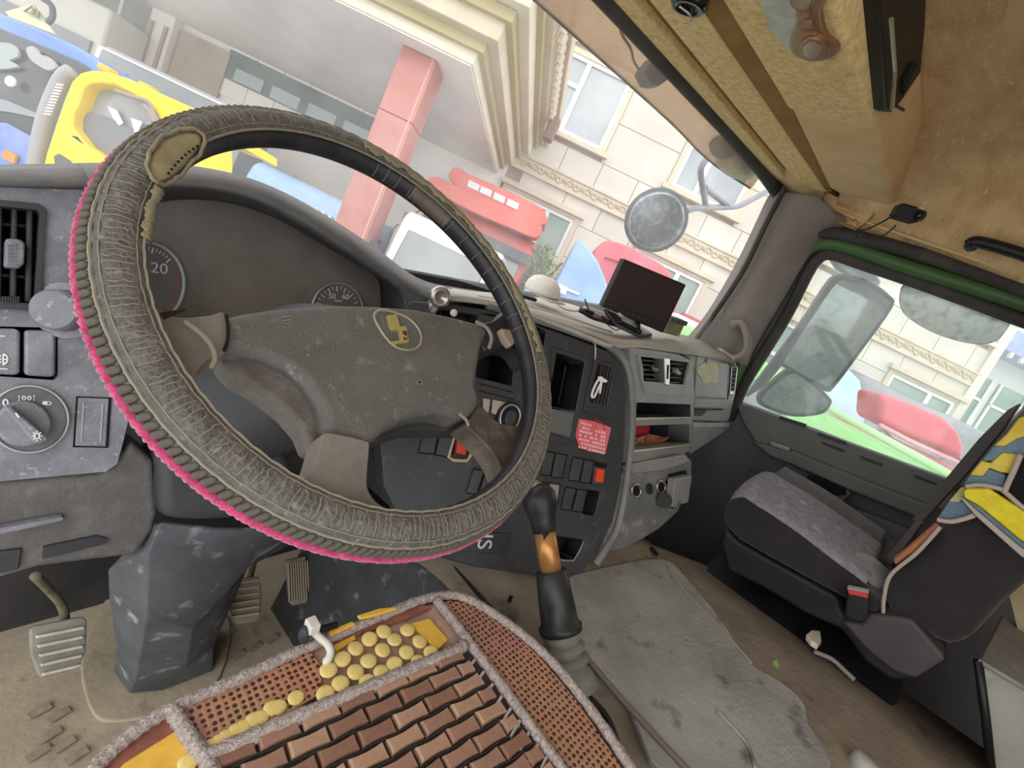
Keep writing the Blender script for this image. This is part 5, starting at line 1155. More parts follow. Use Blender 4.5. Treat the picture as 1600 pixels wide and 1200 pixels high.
plate(pKM, [(800 + (a - 800), b) for a, b in [(c[0] + (1490 - c[0]) * .03, c[1] + (492 - c[1]) * .05) for c in ko]], .002, .002).build('glass', mirror_mat('peeling_mirror', 'dfe1de', '9a9e9b', .15), km)

# ================================================================== the yard outside (yard frame: X along facade, Y towards it, Z up)
GZ = -2.6
YF = 13.0
m_stone = M('cream_stone', 'd0cac0', .8, 'c8c0b4', .8, .4, .7)
m_stone2 = M('pale_stone', 'd5cfc6', .8, 'cdc5ba', .9, .4, .7)
m_joint = M('stone_joint', 'a3978a', .9)
m_trim = M('stone_trim', 'd4c8b3', .8, 'c9bca6', 2)
m_plaster = M('canopy_plaster', 'ece7e0', .85, 'e4ded6', .7)
m_upvc = M('white_window_frame', 'e6e6e6', .5)
m_pane = M('window_pane', '99a0a6', .12, 'aab0b4', .5, spec=.6)
m_panegreen = M('green_pane', '7f958c', .12, '93a69c', .6, spec=.6)
m_canopy = M('canopy_moulding', 'e2dac6', .8, 'd9cfb8', 1.2)
m_redcol = M('pink_granite', 'bd7f78', .35, 'b3716b', 3)
m_asph = M('asphalt', 'cbc8c3', .9, 'bdbab5', .6)  # kept pale so the ground bounces light up to the canopy soffit
def ebox(x0, x1, y0, y1, z0, z1): return MB().box(((x0 + x1) / 2, (y0 + y1) / 2, (z0 + z1) / 2), (x1 - x0, y1 - y0, z1 - z0))
def ething(n, l, c, g=None): return thing(n, l, c, g, frame=EM)
gr = MB().box((0, 12, GZ - .1), (90, 60, .2)).build('ground', m_asph, frame=EM); struct(gr, 'grey asphalt yard')

# ---- main building
bld = ething('stone_building', 'cream stone-clad building with white windows and a carved band', 'building')
ZC = {'strip0': .236 * YF, 'strip1': .262 * YF}
ebox(-2.0, 11.45, YF + .06, YF + .4, GZ, 9.0).build('backing_wall', m_joint, bld)
wins_up = [(-1.75 + 3.72 * k, .0 + 3.72 * k) for k in range(4)]
wins_lo = [(-1.75 + 3.72 * k, .15 + 3.72 * k) for k in range(4)]
ZU0, ZU1 = 4.28, 6.05; ZL0, ZL1 = .35, 2.52
def panels(z0, z1, xs, holes, off=0):
    for i in range(len(xs) - 1):
        a, b = xs[i], xs[i + 1]
        segs = [(a, b)]
        for h0, h1 in holes:
            ns = []
            for s0, s1 in segs:
                if h1 <= s0 or h0 >= s1: ns.append((s0, s1)); continue
                if h0 - s0 > .05: ns.append((s0, h0))
                if s1 - h1 > .05: ns.append((h1, s1))
            segs = ns
        for s0, s1 in segs:
            ebox(s0 + .008, s1 - .008, YF, YF + .07, z0 + .008, z1 - .008).build('stone_panel', random.choice((m_stone, m_stone2)), bld)
xs1 = [-2.0 + .98 * k + (.25 if k else 0) for k in range(14)] + [11.45]
up_h = [(a - .12, b + .12) for a, b in wins_up]; lo_h = [(a - .12, b + .12) for a, b in wins_lo]
xs2 = [-2.0, -1.87] + [x for a, b in wins_up for x in (a - .12, b + .12)] + [11.45]
panels(ZC['strip1'] + .02, 4.05, xs1, []); panels(ZC['strip0'] - .62, ZC['strip0'], [x + .45 for x in xs1[:-1]][:13] + [11.45], [])
panels(4.05, 5.05, sorted(set(xs2)), up_h); panels(5.05, 6.3, sorted(set(xs2)), up_h); panels(6.3, 7.4, xs1, []); panels(7.4, 8.6, xs1, [])
panels(GZ, -.9, xs1, []); panels(-.9, .4, sorted(set(xs2)), lo_h); panels(.4, 1.6, sorted(set(xs2)), lo_h); panels(1.6, 2.45, sorted(set(xs2)), lo_h)
# carved band
bd = ebox(-1.9, 11.45, YF - .05, YF + .06, ZC['strip0'], ZC['strip1']).build('carved_band', m_trim, bld)
for z in (ZC['strip0'], ZC['strip1']): ebox(-1.9, 11.45, YF - .09, YF + .02, z - .025, z + .025).build('band_edge', m_trim, bld)
cu_ = MB(); zc = (ZC['strip0'] + ZC['strip1']) / 2
sp = []
for i in range(26):
    a = i / 25 * 2.2 * math.pi; r = .03 + .075 * i / 25
    sp.append(V((.02 + r * math.cos(a), -.06, r * math.sin(a) * .95)))
cu_.tube(sp, .018, 6); cu_.tube([V((p.x * -1 + .36, p.y, -p.z)) for p in sp], .018, 6)
cu_.ball((.19, -.06, .02), (.05, .03, .06), 8, 6); cu_.ball((-.10, -.06, .05), (.04, .025, .03), 8, 6)
cm = cu_.mesh('scroll_ornament', M('carved_stone', 'b8aa94', .85))
for k in range(27):
    o = bpy.data.objects.new('scroll_ornament', cm); COL.objects.link(o); o.parent = bld; o.location = (-1.65 + k * .49, YF, zc)
def window(x0, x1, z0, z1, pane, lintel=False, mull=.36, trans=.62):
    f = MB(); t = .09
    f.prism([V((x0, YF - .02, z0)), V((x1, YF - .02, z0)), V((x1, YF - .02, z1)), V((x0, YF - .02, z1))], (0, .1, 0),
            [[V((x0 + t, YF - .02, z0 + t)), V((x1 - t, YF - .02, z0 + t)), V((x1 - t, YF - .02, z1 - t)), V((x0 + t, YF - .02, z1 - t))]])
    xm = x0 + (x1 - x0) * mull; zt = z0 + (z1 - z0) * trans
    w_ = f.build('window_frame', m_upvc, bld)
    ebox(xm - .06, xm + .06, YF - .02, YF + .06, z0 + t, z1 - t).build('mullion', m_upvc, w_)
    ebox(x0 + t, xm - .06, YF - .02, YF + .06, zt - .05, zt + .05).build('transom', m_upvc, w_)
    for a, b, c, d in ((x0 + t, xm - .06, z0 + t, zt - .05), (x0 + t, xm - .06, zt + .05, z1 - t), (xm + .06, x1 - t, z0 + t, z1 - t)):
        ebox(a, b, YF + .035, YF + .05, c, d).build('pane', pane, w_)
    MB().prism([V((x0 - .12, YF - .06, z0 - .02)), V((x1 + .12, YF - .06, z0 - .02)), V((x1 + .12, YF - .06, z1 + .12)), V((x0 - .12, YF - .06, z1 + .12))], (0, .14, 0),
               [[V((x0, YF - .06, z0)), V((x1, YF - .06, z0)), V((x1, YF - .06, z1)), V((x0, YF - .06, z1))]]).build('surround', m_trim, bld)
    ebox(x0 - .22, x1 + .22, YF - .14, YF + .05, z0 - .13, z0 - .02).build('sill', m_trim, bld)
    if lintel: ebox(x0 - .2, x1 + .2, YF - .16, YF + .05, z1 + .08, z1 + .2).build('lintel', m_trim, bld)
for a, b in wins_up: window(a, b, ZU0, ZU1, m_pane)
for a, b in wins_lo: window(a, b, ZL0, ZL1, m_panegreen, True, .62, .6)
ebox(11.35, 11.6, YF - .08, YF + .5, GZ, 9).build('corner_pier', m_stone2, bld)

# ---- entrance canopy
can = ething('entrance_canopy', 'deep entrance canopy with stepped cream mouldings', 'canopy')
ZK = .2085 * YF; YK = ZK / .364; XK = -.2905 * YK
ebox(-16, XK - .0, YK, YF + .2, ZK, ZK + .12).build('soffit', m_plaster, can)
cols_ = [m_canopy, m_trim]
for k, (o_, z0, z1) in enumerate(((.03, 0, .20), (.30, .30, .58), (.58, .70, .98), (.80, 1.08, 1.45))):
    ebox(-16, XK + o_, YK - o_, YF, ZK + z0 + .02, ZK + z1).build('fascia_step', cols_[k % 2], can, bevel=.02)
    if k < 3: ebox(-16, XK + o_ + .1, YK - o_ - .1, YF, ZK + z1 - .02, ZK + z1 + .13).build('fascia_cove', M('cove_olive', 'b3a67c', .85), can)
ebox(XK + .86, XK + 1.0, YK - .5, YF, ZK + 1.45, ZK + 1.7).build('gutter', m_trim, can, bevel=.03)
for k in range(22):
    y = YK + .1 + k * .3
    MB().box((XK + .9, y, ZK + 1.25), (.10, .14, .28), Matrix.Rotation(.35, 3, 'X')).build('rope_moulding', m_trim, can, bevel=.03)
MB().box((XK + 1.0, YF - 1.6, ZK + 1.0), (.22, .3, .5)).build('console_bracket', M('bracket_brown', '8b7468', .7), can, bevel=.05)
# entrance wall below the canopy
ew = ething('entrance_wall', 'beige entrance wall with a dark glazed strip under the canopy', 'wall')
ebox(-22, -1.95, YF, YF + .2, GZ, 9).build('wall_face', m_plaster, ew)
zg0, zg1 = .152 * YF, .203 * YF
x0g = -.72 * YF; x1g = -.335 * YF
ebox(x0g, x1g, YF - .06, YF + .02, zg0, zg1).build('glazed_strip', M('dark_glazing', '5d6a68', .2, '71807c', 1.2), ew)
for k in range(5):
    a = x0g + .3 + k * .98
    ebox(a, a + .75, YF - .09, YF, zg0 + .03, zg0 + .32).build('glass_panel', M('pale_glazing', 'a9b8b6', .2), ew)
for k in range(7):
    a = x0g + k * .72; ebox(a, a + .70, YF - .05, YF, zg1 + .01, zg1 + .36).build('stone_block', m_plaster, ew)
    ebox(a, a + .70, YF - .05, YF, zg0 - .4, zg0 - .01).build('stone_block', m_plaster, ew)
ebox(-.815 * YF, -.715 * YF, YF - .1, YF, GZ, ZK - .15).build('wall_panel', M('brown_panel', 'b7a898', .8, 'a99a8a', 1), ew)
for xk, wd in ((-.842 * YF, .6),):
    ebox(xk - wd / 2, xk + wd / 2, YF - .3, YF, GZ, ZK).build('pilaster', m_plaster, ew, bevel=.03)
    for s_ in (-.3, .3): ebox(xk + s_ * wd - .04, xk + s_ * wd + .04, YF - .36, YF - .28, GZ, ZK - .3).build('pilaster_rib', M('pilaster_rib', 'b39f8f', .8), ew)
# column capital details beside the red column
for k, x in enumerate((-.215 * YF, -.185 * YF)):
    ebox(x - .1, x + .1, YF - .3, YF, GZ, 1.95).build('half_column', m_plaster, ew, bevel=.05)
ebox(-.235 * YF, -.165 * YF, YF - .4, YF, 1.95, 2.2).build('capital', m_plaster, ew, bevel=.04)
# upper left window of the wall
xw = -.905 * YF
ew2 = ebox(xw - 1.6, xw + .85, YF - .05, YF + .02, .09 * YF, .23 * YF).build('window_glass', M('grey_pane', '8d9694', .2, '9da5a2', 1), ew)
for x in (xw - .4, xw + .45, xw + .85): ebox(x - .04, x + .04, YF - .1, YF, .09 * YF, .23 * YF).build('window_bar', m_upvc, ew2)
ebox(xw - 1.6, xw + .85, YF - .1, YF, .148 * YF, .158 * YF).build('window_bar', m_upvc, ew2)

# ---- red column
col = ething('granite_column', 'square pink granite column carrying the canopy', 'column')
yc = YK + .35; xc0 = -.405 * (ZK / .333); cw = .55
for k in range(6):
    z0 = ZK - (k + 1) * .95; z1 = ZK - k * .95 - .008
    ebox(xc0, xc0 + cw, yc, yc + cw, max(z0, GZ), z1).build('granite_slab', m_redcol, col, bevel=.01)
for k in range(6):
    z0 = ZK - (k + 1) * .95; z1 = ZK - k * .95
    ebox(xc0 + cw - .07, xc0 + cw - .05, yc - .006, yc, max(z0, GZ), z1).build('edge_strip', M('pale_granite', 'dca39a', .4), col)

# ---- vehicles
m_rub = M('tyre', '2b2b2c', .9); m_vglass = M('vehicle_glass', '8b8f90', .12, '7b8082', .8, spec=.6); m_vdark = M('vehicle_dark', '55585c', .5)
m_vwhite = M('vehicle_white', 'dfe1e3', .35); m_lamp = M('headlamp', 'd9dcdc', .1)
def cab(name, label, x0, x1, yf, depth, zt, paint, wz0, wz1, inset=.16, slope=.25, top=None, visor=None, mirrors=True, pillar=None, group=None):
    """forward-control cab facing us: body with raked windscreen, doors, bumper, lamps, mirrors, wheels"""
    t = ething(name, label, 'truck', group)
    zb = GZ + .75
    prof = [(yf + .02, zb), (yf, zb + .2), (yf, wz0 - .05), (yf + slope * .75, wz1 + .05), (yf + slope, zt - .08), (yf + slope + .15, zt), (yf + depth, zt), (yf + depth, zb)]
    MB().prism([V((x0, y, z)) for y, z in prof], (x1 - x0, 0, 0)).build('cab_body', paint, t, bevel=.07, seg=3)
    def sl(z): return yf + slope * .75 * max(0, min(1, (z - wz0 + .05) / (wz1 - wz0 + .1)))
    q = [V((x0 + inset, sl(wz0) - .02, wz0)), V((x1 - inset, sl(wz0) - .02, wz0)), V((x1 - inset * 1.3, sl(wz1) - .02, wz1)), V((x0 + inset * 1.3, sl(wz1) - .02, wz1))]
    wsn = MB().prism(q, (0, .05, 0)).build('windscreen', m_vglass, t, bevel=.03, seg=3)
    for s_ in (.3, .7):
        xw_ = x0 + (x1 - x0) * s_
        MB().tube([V((xw_, sl(wz0) - .05, wz0 + .02)), V((xw_ + .45 * (1 if s_ < .5 else -1), sl(wz0 + .25) - .05, wz0 + .22))], .014, 6).build('wiper', m_vdark, wsn)
    ebox(x0 + .2, x1 - .2, yf - .03, yf + .05, zb + .75, wz0 - .25).build('grille', m_vdark, t, bevel=.03)
    for k in range(4): ebox(x0 + .3, x1 - .3, yf - .05, yf, zb + .85 + k * .16, zb + .9 + k * .16).build('grille_bar', paint, t)
    ebox(x0 - .02, x1 + .02, yf - .12, yf + .1, zb - .2, zb + .45).build('bumper', m_vdark, t, bevel=.05)
    for x in (x0 + .28, x1 - .28): ebox(x - .2, x + .2, yf - .14, yf, zb + .15, zb + .38).build('headlamp', m_lamp, t, bevel=.05)
    for x in (x0, x1):
        s_ = -1 if x == x0 else 1
        MB().prism([V((x + s_ * .012, yf + slope + .2, wz0 + .05)), V((x + s_ * .012, yf + depth * .72, wz0 + .05)), V((x + s_ * .012, yf + depth * .72, wz1)), V((x + s_ * .012, yf + slope + .35, wz1))], (-s_ * .02, 0, 0)).build('side_window', m_vglass, t)
        MB().disc((x - s_ * .3, yf + depth * .55, GZ + .5), (s_, 0, 0), .5, .28, 24).build('wheel', m_rub, t)
        if mirrors:
            mm = MB().box((x + s_ * .22, yf + .05, wz0 + .35), (.2, .1, .5)).build('mirror', m_vdark, t, bevel=.04)
            MB().tube([V((x, yf + .2, wz1)), V((x + s_ * .22, yf + .05, wz0 + .55))], .016, 6).build('mirror_arm', m_vdark, mm)
    if visor: MB().prism([V((x0 + .08, sl(wz1) - .02, wz1 + .05)), V((x1 - .08, sl(wz1) - .02, wz1 + .05)), V((x1 - .05, sl(wz1) - .28, wz1 - .12)), V((x0 + .05, sl(wz1) - .28, wz1 - .12))], (0, .02, .03)).build('sun_visor', visor, t, bevel=.01)
    return t
P = lambda n, c, c2=None: M(n, c, .3, c2, 1.5)
# blue truck at the far left
ep = lambda px, Y: [XE(x, y, Y) for x, y in px]
bt1 = ething('blue_truck', 'blue truck with wide dark windscreen at the far left', 'truck')
yb_ = 5.6
m_bl = P('truck_blue', '6f8fdc', '5b7ac9')
MB().prism(ep([(-150, -58), (0, 20), (60, 44), (120, 72), (158, 96), (163, 108), (150, 150), (118, 230), (60, 420), (-190, 420)], yb_), (0, 1.4, 0)).build('cab_body', m_bl, bt1, bevel=.05, seg=3)
m_bglass = M('dark_windscreen', '34383c', .12, '45494d', 1.5, spec=.5)
bw = MB().prism(ep([(-140, -28), (0, 44), (70, 72), (120, 94), (142, 108), (128, 150), (88, 262), (-160, 262)], yb_ - .03), (0, .05, 0)).build('windscreen', m_bglass, bt1, bevel=.02)
MB().prism(ep(px_spline([(40, 75), (52, 72), (60, 84), (74, 88), (84, 98), (86, 106), (74, 110), (60, 103), (46, 92)], 3), yb_ - .12), (0, .05, 0)).build('rear_view_mirror', M('mirror_back', 'a59fa0', .5), bw, bevel=.01)
MB().disc(XE(18, 128, yb_ - .1), (0, -1, .1), .055, .02).build('round_sticker', m_vwhite, bw)
MB().prism(ep(px_spline([(-40, 80), (0, 66), (24, 72), (28, 88), (14, 94), (30, 104), (-10, 108), (-40, 100)], 2), yb_ - .08), (0, .03, 0)).build('cab_curtain', M('pale_curtain', '9aa2a2', .7), bw)
MB().prism(ep([(-40, 150), (8, 156), (60, 178), (66, 186), (20, 176), (-40, 168)], yb_ - .06), (0, .02, 0)).build('dash_ledge', M('ledge_grey', '8c8f92', .6), bw)
MB().prism(ep([(-60, 190), (10, 192), (50, 214), (56, 258), (-60, 260)], yb_ - .05), (0, .02, 0)).build('blue_reflection', M('reflection_blue', '6579bd', .5, '8093cf', 4), bt1)  # blue reflection painted as a slab low on the windscreen
MB().box(XE(16, 245, yb_ - .08), (.14, .03, .10)).build('orange_sticker', M('orange_sticker', 'd98a3d', .5), bw)
for x_ in (-.9, .2): MB().disc(V((XE(60, 200, yb_).x + x_, yb_ + .7, GZ + .5)), (1, 0, 0), .5, .2).build('wheel', m_rub, bt1)
ebox(XE(60, 200, yb_).x - 1.6, XE(60, 200, yb_).x + .2, yb_ + .02, yb_ + .3, GZ + .5, GZ + 1.0).build('bumper', m_vdark, bt1, bevel=.04)
# yellow truck in front of it
yy_ = 3.9
yt = ething('yellow_truck', 'bright yellow truck cab left of the steering wheel', 'truck')
m_ye = P('truck_yellow', 'f5d417', 'ecc814')
hole_y = px_spline([(113, 198), (123, 162), (132, 136), (145, 130), (170, 131), (202, 144), (230, 160), (250, 186), (262, 225), (262, 262), (168, 248)], 2)
MB().prism(ep([(58, 300), (72, 238), (86, 195), (101, 152), (112, 126), (126, 113), (142, 109), (166, 111), (200, 122), (250, 145), (310, 172), (336, 190), (338, 250), (320, 420), (40, 420)], yy_), (0, .22, 0), [ep(hole_y, yy_)]).build('cab_front', m_ye, yt, bevel=.025, seg=2)
ys = ep([(142, 111), (200, 124), (310, 174), (400, 217), (430, 330), (380, 420), (100, 420), (104, 152), (126, 116)], yy_ + .22)
MB().prism(ep([(126, 116), (142, 111), (200, 124), (310, 174), (334, 190), (334, 205), (300, 190), (140, 128)], yy_ + .2), (0, 1.0, 0)).build('roof', m_ye, yt)
MB().prism(ep(hole_y, yy_ + .12), (0, .01, 0)).build('window_glass', M('yellow_cab_glass', '9a9a9c', .12, '858688', 2.5, spec=.6), yt)
MB().prism(ep([(130, 175), (160, 180), (200, 198), (235, 214), (258, 240), (250, 258), (168, 246), (120, 200)], yy_ + .09), (0, .02, 0)).build('cab_seat', M('grey_seat', '77767a', .8), yt, bevel=.02)
MB().prism(ep([(168, 166), (182, 172), (192, 192), (186, 196), (176, 184)], yy_ + .08), (0, .01, 0)).build('painted_reflection', m_vwhite, yt)  # white slabs stand for reflections in the cab window
MB().prism(ep([(204, 184), (222, 190), (214, 208), (210, 206)], yy_ + .08), (0, .01, 0)).build('painted_reflection', m_vwhite, yt)
MB().prism(ep([(84, 244), (92, 240), (108, 250), (114, 258), (86, 258)], yy_ - .01), (0, .02, 0)).build('dark_badge', m_vdark, yt)
MB().tube(spline(ep([(180, 142), (210, 152), (232, 160), (240, 178), (248, 196), (246, 210)], yy_ - .05), 5), .016, 8).build('mirror_arm', M('arm_grey', '8f8277', .5), yt, True)
MB().tube(spline(ep([(226, 166), (236, 178), (242, 192)], yy_ - .06), 5), .024, 8).build('mirror_arm', M('arm_grey', '8f8277', .5), yt, True)
for q in ((168, 112), (230, 140)): MB().box(XE(q[0], q[1], yy_ + .1) + V((0, 0, .01)), (.10, .1, .05)).build('roof_lamp', M('amber_lamp', 'e0aa14', .3), yt, bevel=.015)
MB().tube(spline(ep([(112, 112), (100, 120), (88, 140), (72, 180), (58, 240), (50, 300)], yy_ + .1), 5), .055, 10).build('intake_pipe', M('pipe_grey', '9a9799', .5), yt, True)
for k in range(11): MB().tube(ep([(69 + k * 1.9, 178 - k * 4.6), (80 + k * 1.9, 179 - k * 4.6)], yy_ + .03), .006, 5).build('pipe_rib', m_vwhite, yt)
# white van / bus
a, b = XE(140, 70, 9.6), XE(372, 162, 9.6)
vn = cab('white_van', 'white van with large pale windscreen behind the yellow truck', a.x, b.x, 9.6, 1.8, a.z + .16, m_vwhite, a.z - 1.3, a.z + .05, .08, .2, mirrors=False)
MB().tube([V((a.x + .9, 9.5, a.z - .2)), V((a.x + .95, 9.4, a.z - .45)), V((a.x + 1.1, 9.4, a.z - .5))], .02, 5).build('inner_wire', m_vdark, vn)
# cream bus at the back left with advertising board
c0, c1_ = XE(10, 10, 11.5), XE(168, 40, 11.5)
bs_ = ething('cream_bus', 'cream coach with a lettered board at the top left corner', 'bus')
ebox(c0.x - 1, c1_.x, 11.5, 12.6, GZ + .5, c1_.z + .35).build('coach_body', M('coach_cream', 'd8d6cd', .5), bs_, bevel=.08, seg=3)
ebox(c0.x - .8, c1_.x - .2, 11.44, 11.52, c1_.z - 1.4, c1_.z - .45).build('coach_glass', m_vglass, bs_)
sg = XE(55, 45, 9.9)
sgb = ething('route_board', 'pale yellow triangular lettered board above the blue truck', 'sign')
MB().prism([V((p.x, p.y, p.z)) for p in (XE(8, 18, 9.9), XE(50, 6, 9.9), XE(88, 54, 9.9), XE(14, 26, 9.9))], (0, .06, 0)).build('board', M('board_yellow', 'd8dcb4', .6), sgb)
MB().tube([XE(38, 18, 9.84), XE(50, 10, 9.84), XE(56, 22, 9.84)], .02, 5, True).build('triangle_mark', M('mark_olive', '8a8d66', .6), sgb)
for p in ((52, 18), (59, 23)): MB().box(XE(p[0], p[1], 9.84), (.05, .03, .12)).build('letter_mark', M('mark_olive', '8a8d66', .6), sgb)
MB().tube(spline([XE(64, -4, 9.7), XE(80, 8, 9.7), XE(82, 26, 9.7), XE(74, 36, 9.7)], 5), .05, 8).build('mirror_loop', m_vdark, bs_, True)
# light blue truck seen through the wheel
a, b = XE(395, 258, 8.6), XE(572, 322, 8.6)
lb_ = cab('light_blue_truck', 'light blue truck seen through the steering wheel opening', a.x - .2, b.x, 8.6, 2.0, a.z + .12, P('truck_lightblue', '9fbfe6', 'b3cdec'), a.z - 1.3, a.z - .22, .2, .3, mirrors=False)
for k in range(6): MB().box((b.x - .9 + k * .13, 8.62, a.z - .25), (.05, .04, .1)).build('vent_slot', m_vwhite, lb_)
# red truck with lettered roof board
a, b = XE(672, 300, 10.2), XE(848, 362, 10.2)
rt_ = cab('red_truck', 'red truck with white lettering blocks on its roof deflector', a.x, b.x, 10.2, 1.4, (a.z + b.z) / 2 - .1, P('truck_red', 'cf5a54', 'c65049'), a.z - 1.15, a.z - .28, .12, .15)
rfz = (a.z + b.z) / 2
m_rp = P('truck_red_pale', 'd8685f', 'dd7d70')
MB().prism(ep(px_spline([(668, 282), (680, 276), (700, 284), (760, 310), (815, 334), (846, 350), (838, 372), (800, 358), (740, 332), (690, 304)], 3), 10.0), (0, .5, 0)).build('roof_visor', m_rp, rt_, bevel=.03, seg=3)
MB().prism(ep(px_spline([(702, 280), (706, 264), (716, 261), (738, 274), (800, 300), (842, 322), (854, 338), (848, 352), (800, 334), (740, 308)], 3), 10.12), (0, .9, 0)).build('roof_deflector', m_rp, rt_, bevel=.03, seg=3)
for k, (lx, ly) in enumerate(((733, 281), (752, 290), (773, 300), (794, 310))):
    MB().prism(ep([(lx, ly), (lx + 17, ly + 8), (lx + 14, ly + 18), (lx - 3, ly + 10)], 10.1), (0, .03, 0)).build('letter_block', m_vwhite, rt_)
ebox(a.x + .1, b.x, 10.08, 10.14, rfz - .62, rfz - .42).build('dark_visor', m_vdark, rt_)
MB().tube(spline([V((b.x - .05, 10.0, rfz - .3)), V((b.x + .25, 9.95, rfz - .4)), V((b.x + .28, 9.95, rfz - .75)), V((b.x, 10.0, rfz - .8))], 5), .03, 6).build('mirror_frame', m_vdark, rt_, True)
# white cab in front of it
a, b = XE(602, 385, 8.0), XE(735, 440, 8.0)
wz = XE(640, 338, 8.0).z
wc = cab('white_truck', 'white truck cab seen through the wheel below the red truck', a.x, b.x + .3, 8.0, 1.8, wz + .12, m_vwhite, wz - 1.2, wz - .18, .14, .3)
MB().box((a.x + 1.1, 8.15, wz - .75), (.7, .04, .35)).build('red_seat_cover', M('red_cloth', 'c8505a', .7), wc, bevel=.05)
# blue deflector truck
yb = 7.6
fq_ = [XE(x, y, yb) for x, y in ((862, 455), (880, 418), (902, 374), (915, 378), (935, 408), (948, 440), (958, 492), (900, 482), (868, 468))]
bf = ething('blue_deflector_truck', 'truck with pale blue pointed roof deflector left of the monitor', 'truck')
MB().prism(fq_, (0, 1.0, 0)).build('roof_deflector', P('deflector_blue', '87a6cf', '9db7d8'), bf, bevel=.06, seg=3)
ebox(fq_[0].x - .4, fq_[6].x + .4, yb + .1, yb + 1.5, GZ + .7, fq_[6].z + .02).build('cab_body', P('deflector_blue', '87a6cf'), bf, bevel=.06, seg=3)
MB().box(XE(878, 452, yb - .03), (.16, .03, .12)).build('white_plate', m_vwhite, bf)
MB().tube([XE(870, 446, yb - .02), XE(905, 460, yb - .02)], .02, 6).build('trim_line', m_vwhite, bf)
ebox(fq_[0].x - .25, fq_[6].x + .25, yb + .06, yb + .12, -.8, fq_[6].z - .15).build('windscreen', m_vglass, bf)
ebox(fq_[0].x - .3, fq_[6].x + .3, yb, yb + .3, GZ + .5, GZ + 1.0).build('bumper', m_vdark, bf, bevel=.04)
for x in (fq_[0].x - .2, fq_[6].x + .1): MB().disc((x, yb + 1.0, GZ + .5), (1, 0, 0), .5, .25).build('wheel', m_rub, bf)
# pinkish red cab
a, b = XE(925, 384, 9.3), XE(1060, 440, 9.3)
pk = cab('pink_red_truck', 'faded pink-red truck roof behind the monitor', a.x, b.x + .3, 9.3, 1.2, a.z - .1, P('truck_pink', 'cc5a68', 'd4707a'), a.z - 1.35, a.z - .5, .14, .4, mirrors=False)
MB().prism(ep(px_spline([(922, 420), (928, 396), (940, 380), (955, 376), (985, 386), (1015, 402), (1045, 424), (1052, 470), (935, 455)], 3), 9.25), (0, .8, 0)).build('roof_deflector', P('truck_pink', 'cc5a68'), pk, bevel=.03, seg=3)
MB().tube(ep([(945, 402), (975, 412), (968, 448)], 9.2), .02, 6).build('panel_line', M('pink_line', '9c3f4c', .5), pk)
# red car far off between monitor and pillar
a, b = XE(1066, 486, 10.8), XE(1156, 522, 10.8)
rc = ething('red_van', 'red van with white roof letters far off right of the monitor', 'van')
ebox(a.x, b.x, 10.8, 12.2, GZ + .4, a.z).build('van_body', P('van_red', 'b5484c', 'a93d42'), rc, bevel=.12, seg=3)
ebox(a.x + .12, b.x - .12, 10.75, 10.85, a.z - 1.0, a.z - .35).build('windscreen', m_vglass, rc)
for k in range(4): MB().box((a.x + .3 + k * .24, 10.78, a.z - .16), (.14, .04, .1)).build('letter_block', m_vwhite, rc)
wv = ething('white_car', 'white car just behind the small carton on the dash', 'car')
a = XE(1088, 512, 8.3)
ebox(a.x - .5, a.x + .9, 8.3, 9.1, GZ + .4, a.z + .1).build('car_body', m_vwhite, wv, bevel=.15, seg=3)
ebox(a.x - .35, a.x + .75, 8.25, 8.35, a.z - .6, a.z - .1).build('windscreen', m_vglass, wv)
# green truck next to the passenger door
yg = 4.2
gA = XE(1168, 556, yg); gB = XE(1290, 636, yg); gC = XE(1484, 752, yg)
gt2 = ething('green_truck', 'light green truck parked right beside the passenger door', 'truck')
m_gt = P('truck_green', '8fc77a', '9fd18c')
ebox(gA.x - .9, gA.x + .75, yg, yg + 1.9, GZ + .6, gA.z + .03).build('cab_body', m_gt, gt2, bevel=.08, seg=3)
MB().prism([V((gA.x - .75, yg - .02, gA.z - .15)), V((gA.x + .55, yg - .02, gA.z - .15)), V((gA.x + .65, yg - .02, gA.z - .75)), V((gA.x - .75, yg - .02, gA.z - .75))], (0, .05, 0)).build('windscreen', m_vglass, gt2)
MB().prism([V((gA.x + .5, yg - .1, gB.z - .04)), V((gC.x + 1.2, yg - .1, gC.z - .12)), V((gC.x + 1.2, yg + .55, gC.z + .02)), V((gA.x + .5, yg + .55, gB.z + .03))], (0, 0, -1.3)).build('cargo_bed', m_gt, gt2, bevel=.03, seg=2)
for o_ in (.02, .28, .52): MB().tube([V((gA.x + .5, yg - .1 + o_, gB.z + .02 + o_ * .1)), V((gC.x + 1.2, yg - .1 + o_, gC.z - .06 + o_ * .2))], .028, 6).build('bed_rail', P('truck_green_pale', 'a8d896'), gt2, True)
for x in (gA.x - .2, gC.x): MB().disc((x, yg + .6, GZ + .5), (0, -1, 0), .5, .25).build('wheel', m_rub, gt2)
# light blue domed cab, red bonnet, grey cabs on the right
a = XE(1330, 580, 9.0)
dm = ething('white_domed_truck', 'white and pale blue rounded roof spoiler behind the side mirror', 'truck')
MB().loft([[V((x, 9.0 + y, z)) for x, z in ((a.x - .7, a.z - 1.0), (a.x - .55, a.z - .3), (a.x - .15, a.z + .02), (a.x + .2, a.z - .1), (a.x + .6, a.z - .55), (a.x + .75, a.z - 1.0))] for y in (0, .3, 1.2)], False, True).build('roof_spoiler', P('spoiler_blue', 'b7d2e6', 'cfe0ea'), dm, True, solid=.05)
ebox(a.x - .9, a.x + .9, 9.1, 10.3, GZ + .6, a.z - .9).build('cab_body', m_vwhite, dm, bevel=.08, seg=3)
for x in (a.x - .7, a.x + .5): MB().disc((x, 9.7, GZ + .5), (1, 0, 0), .5, .25).build('wheel', m_rub, dm)
yr = 7.2
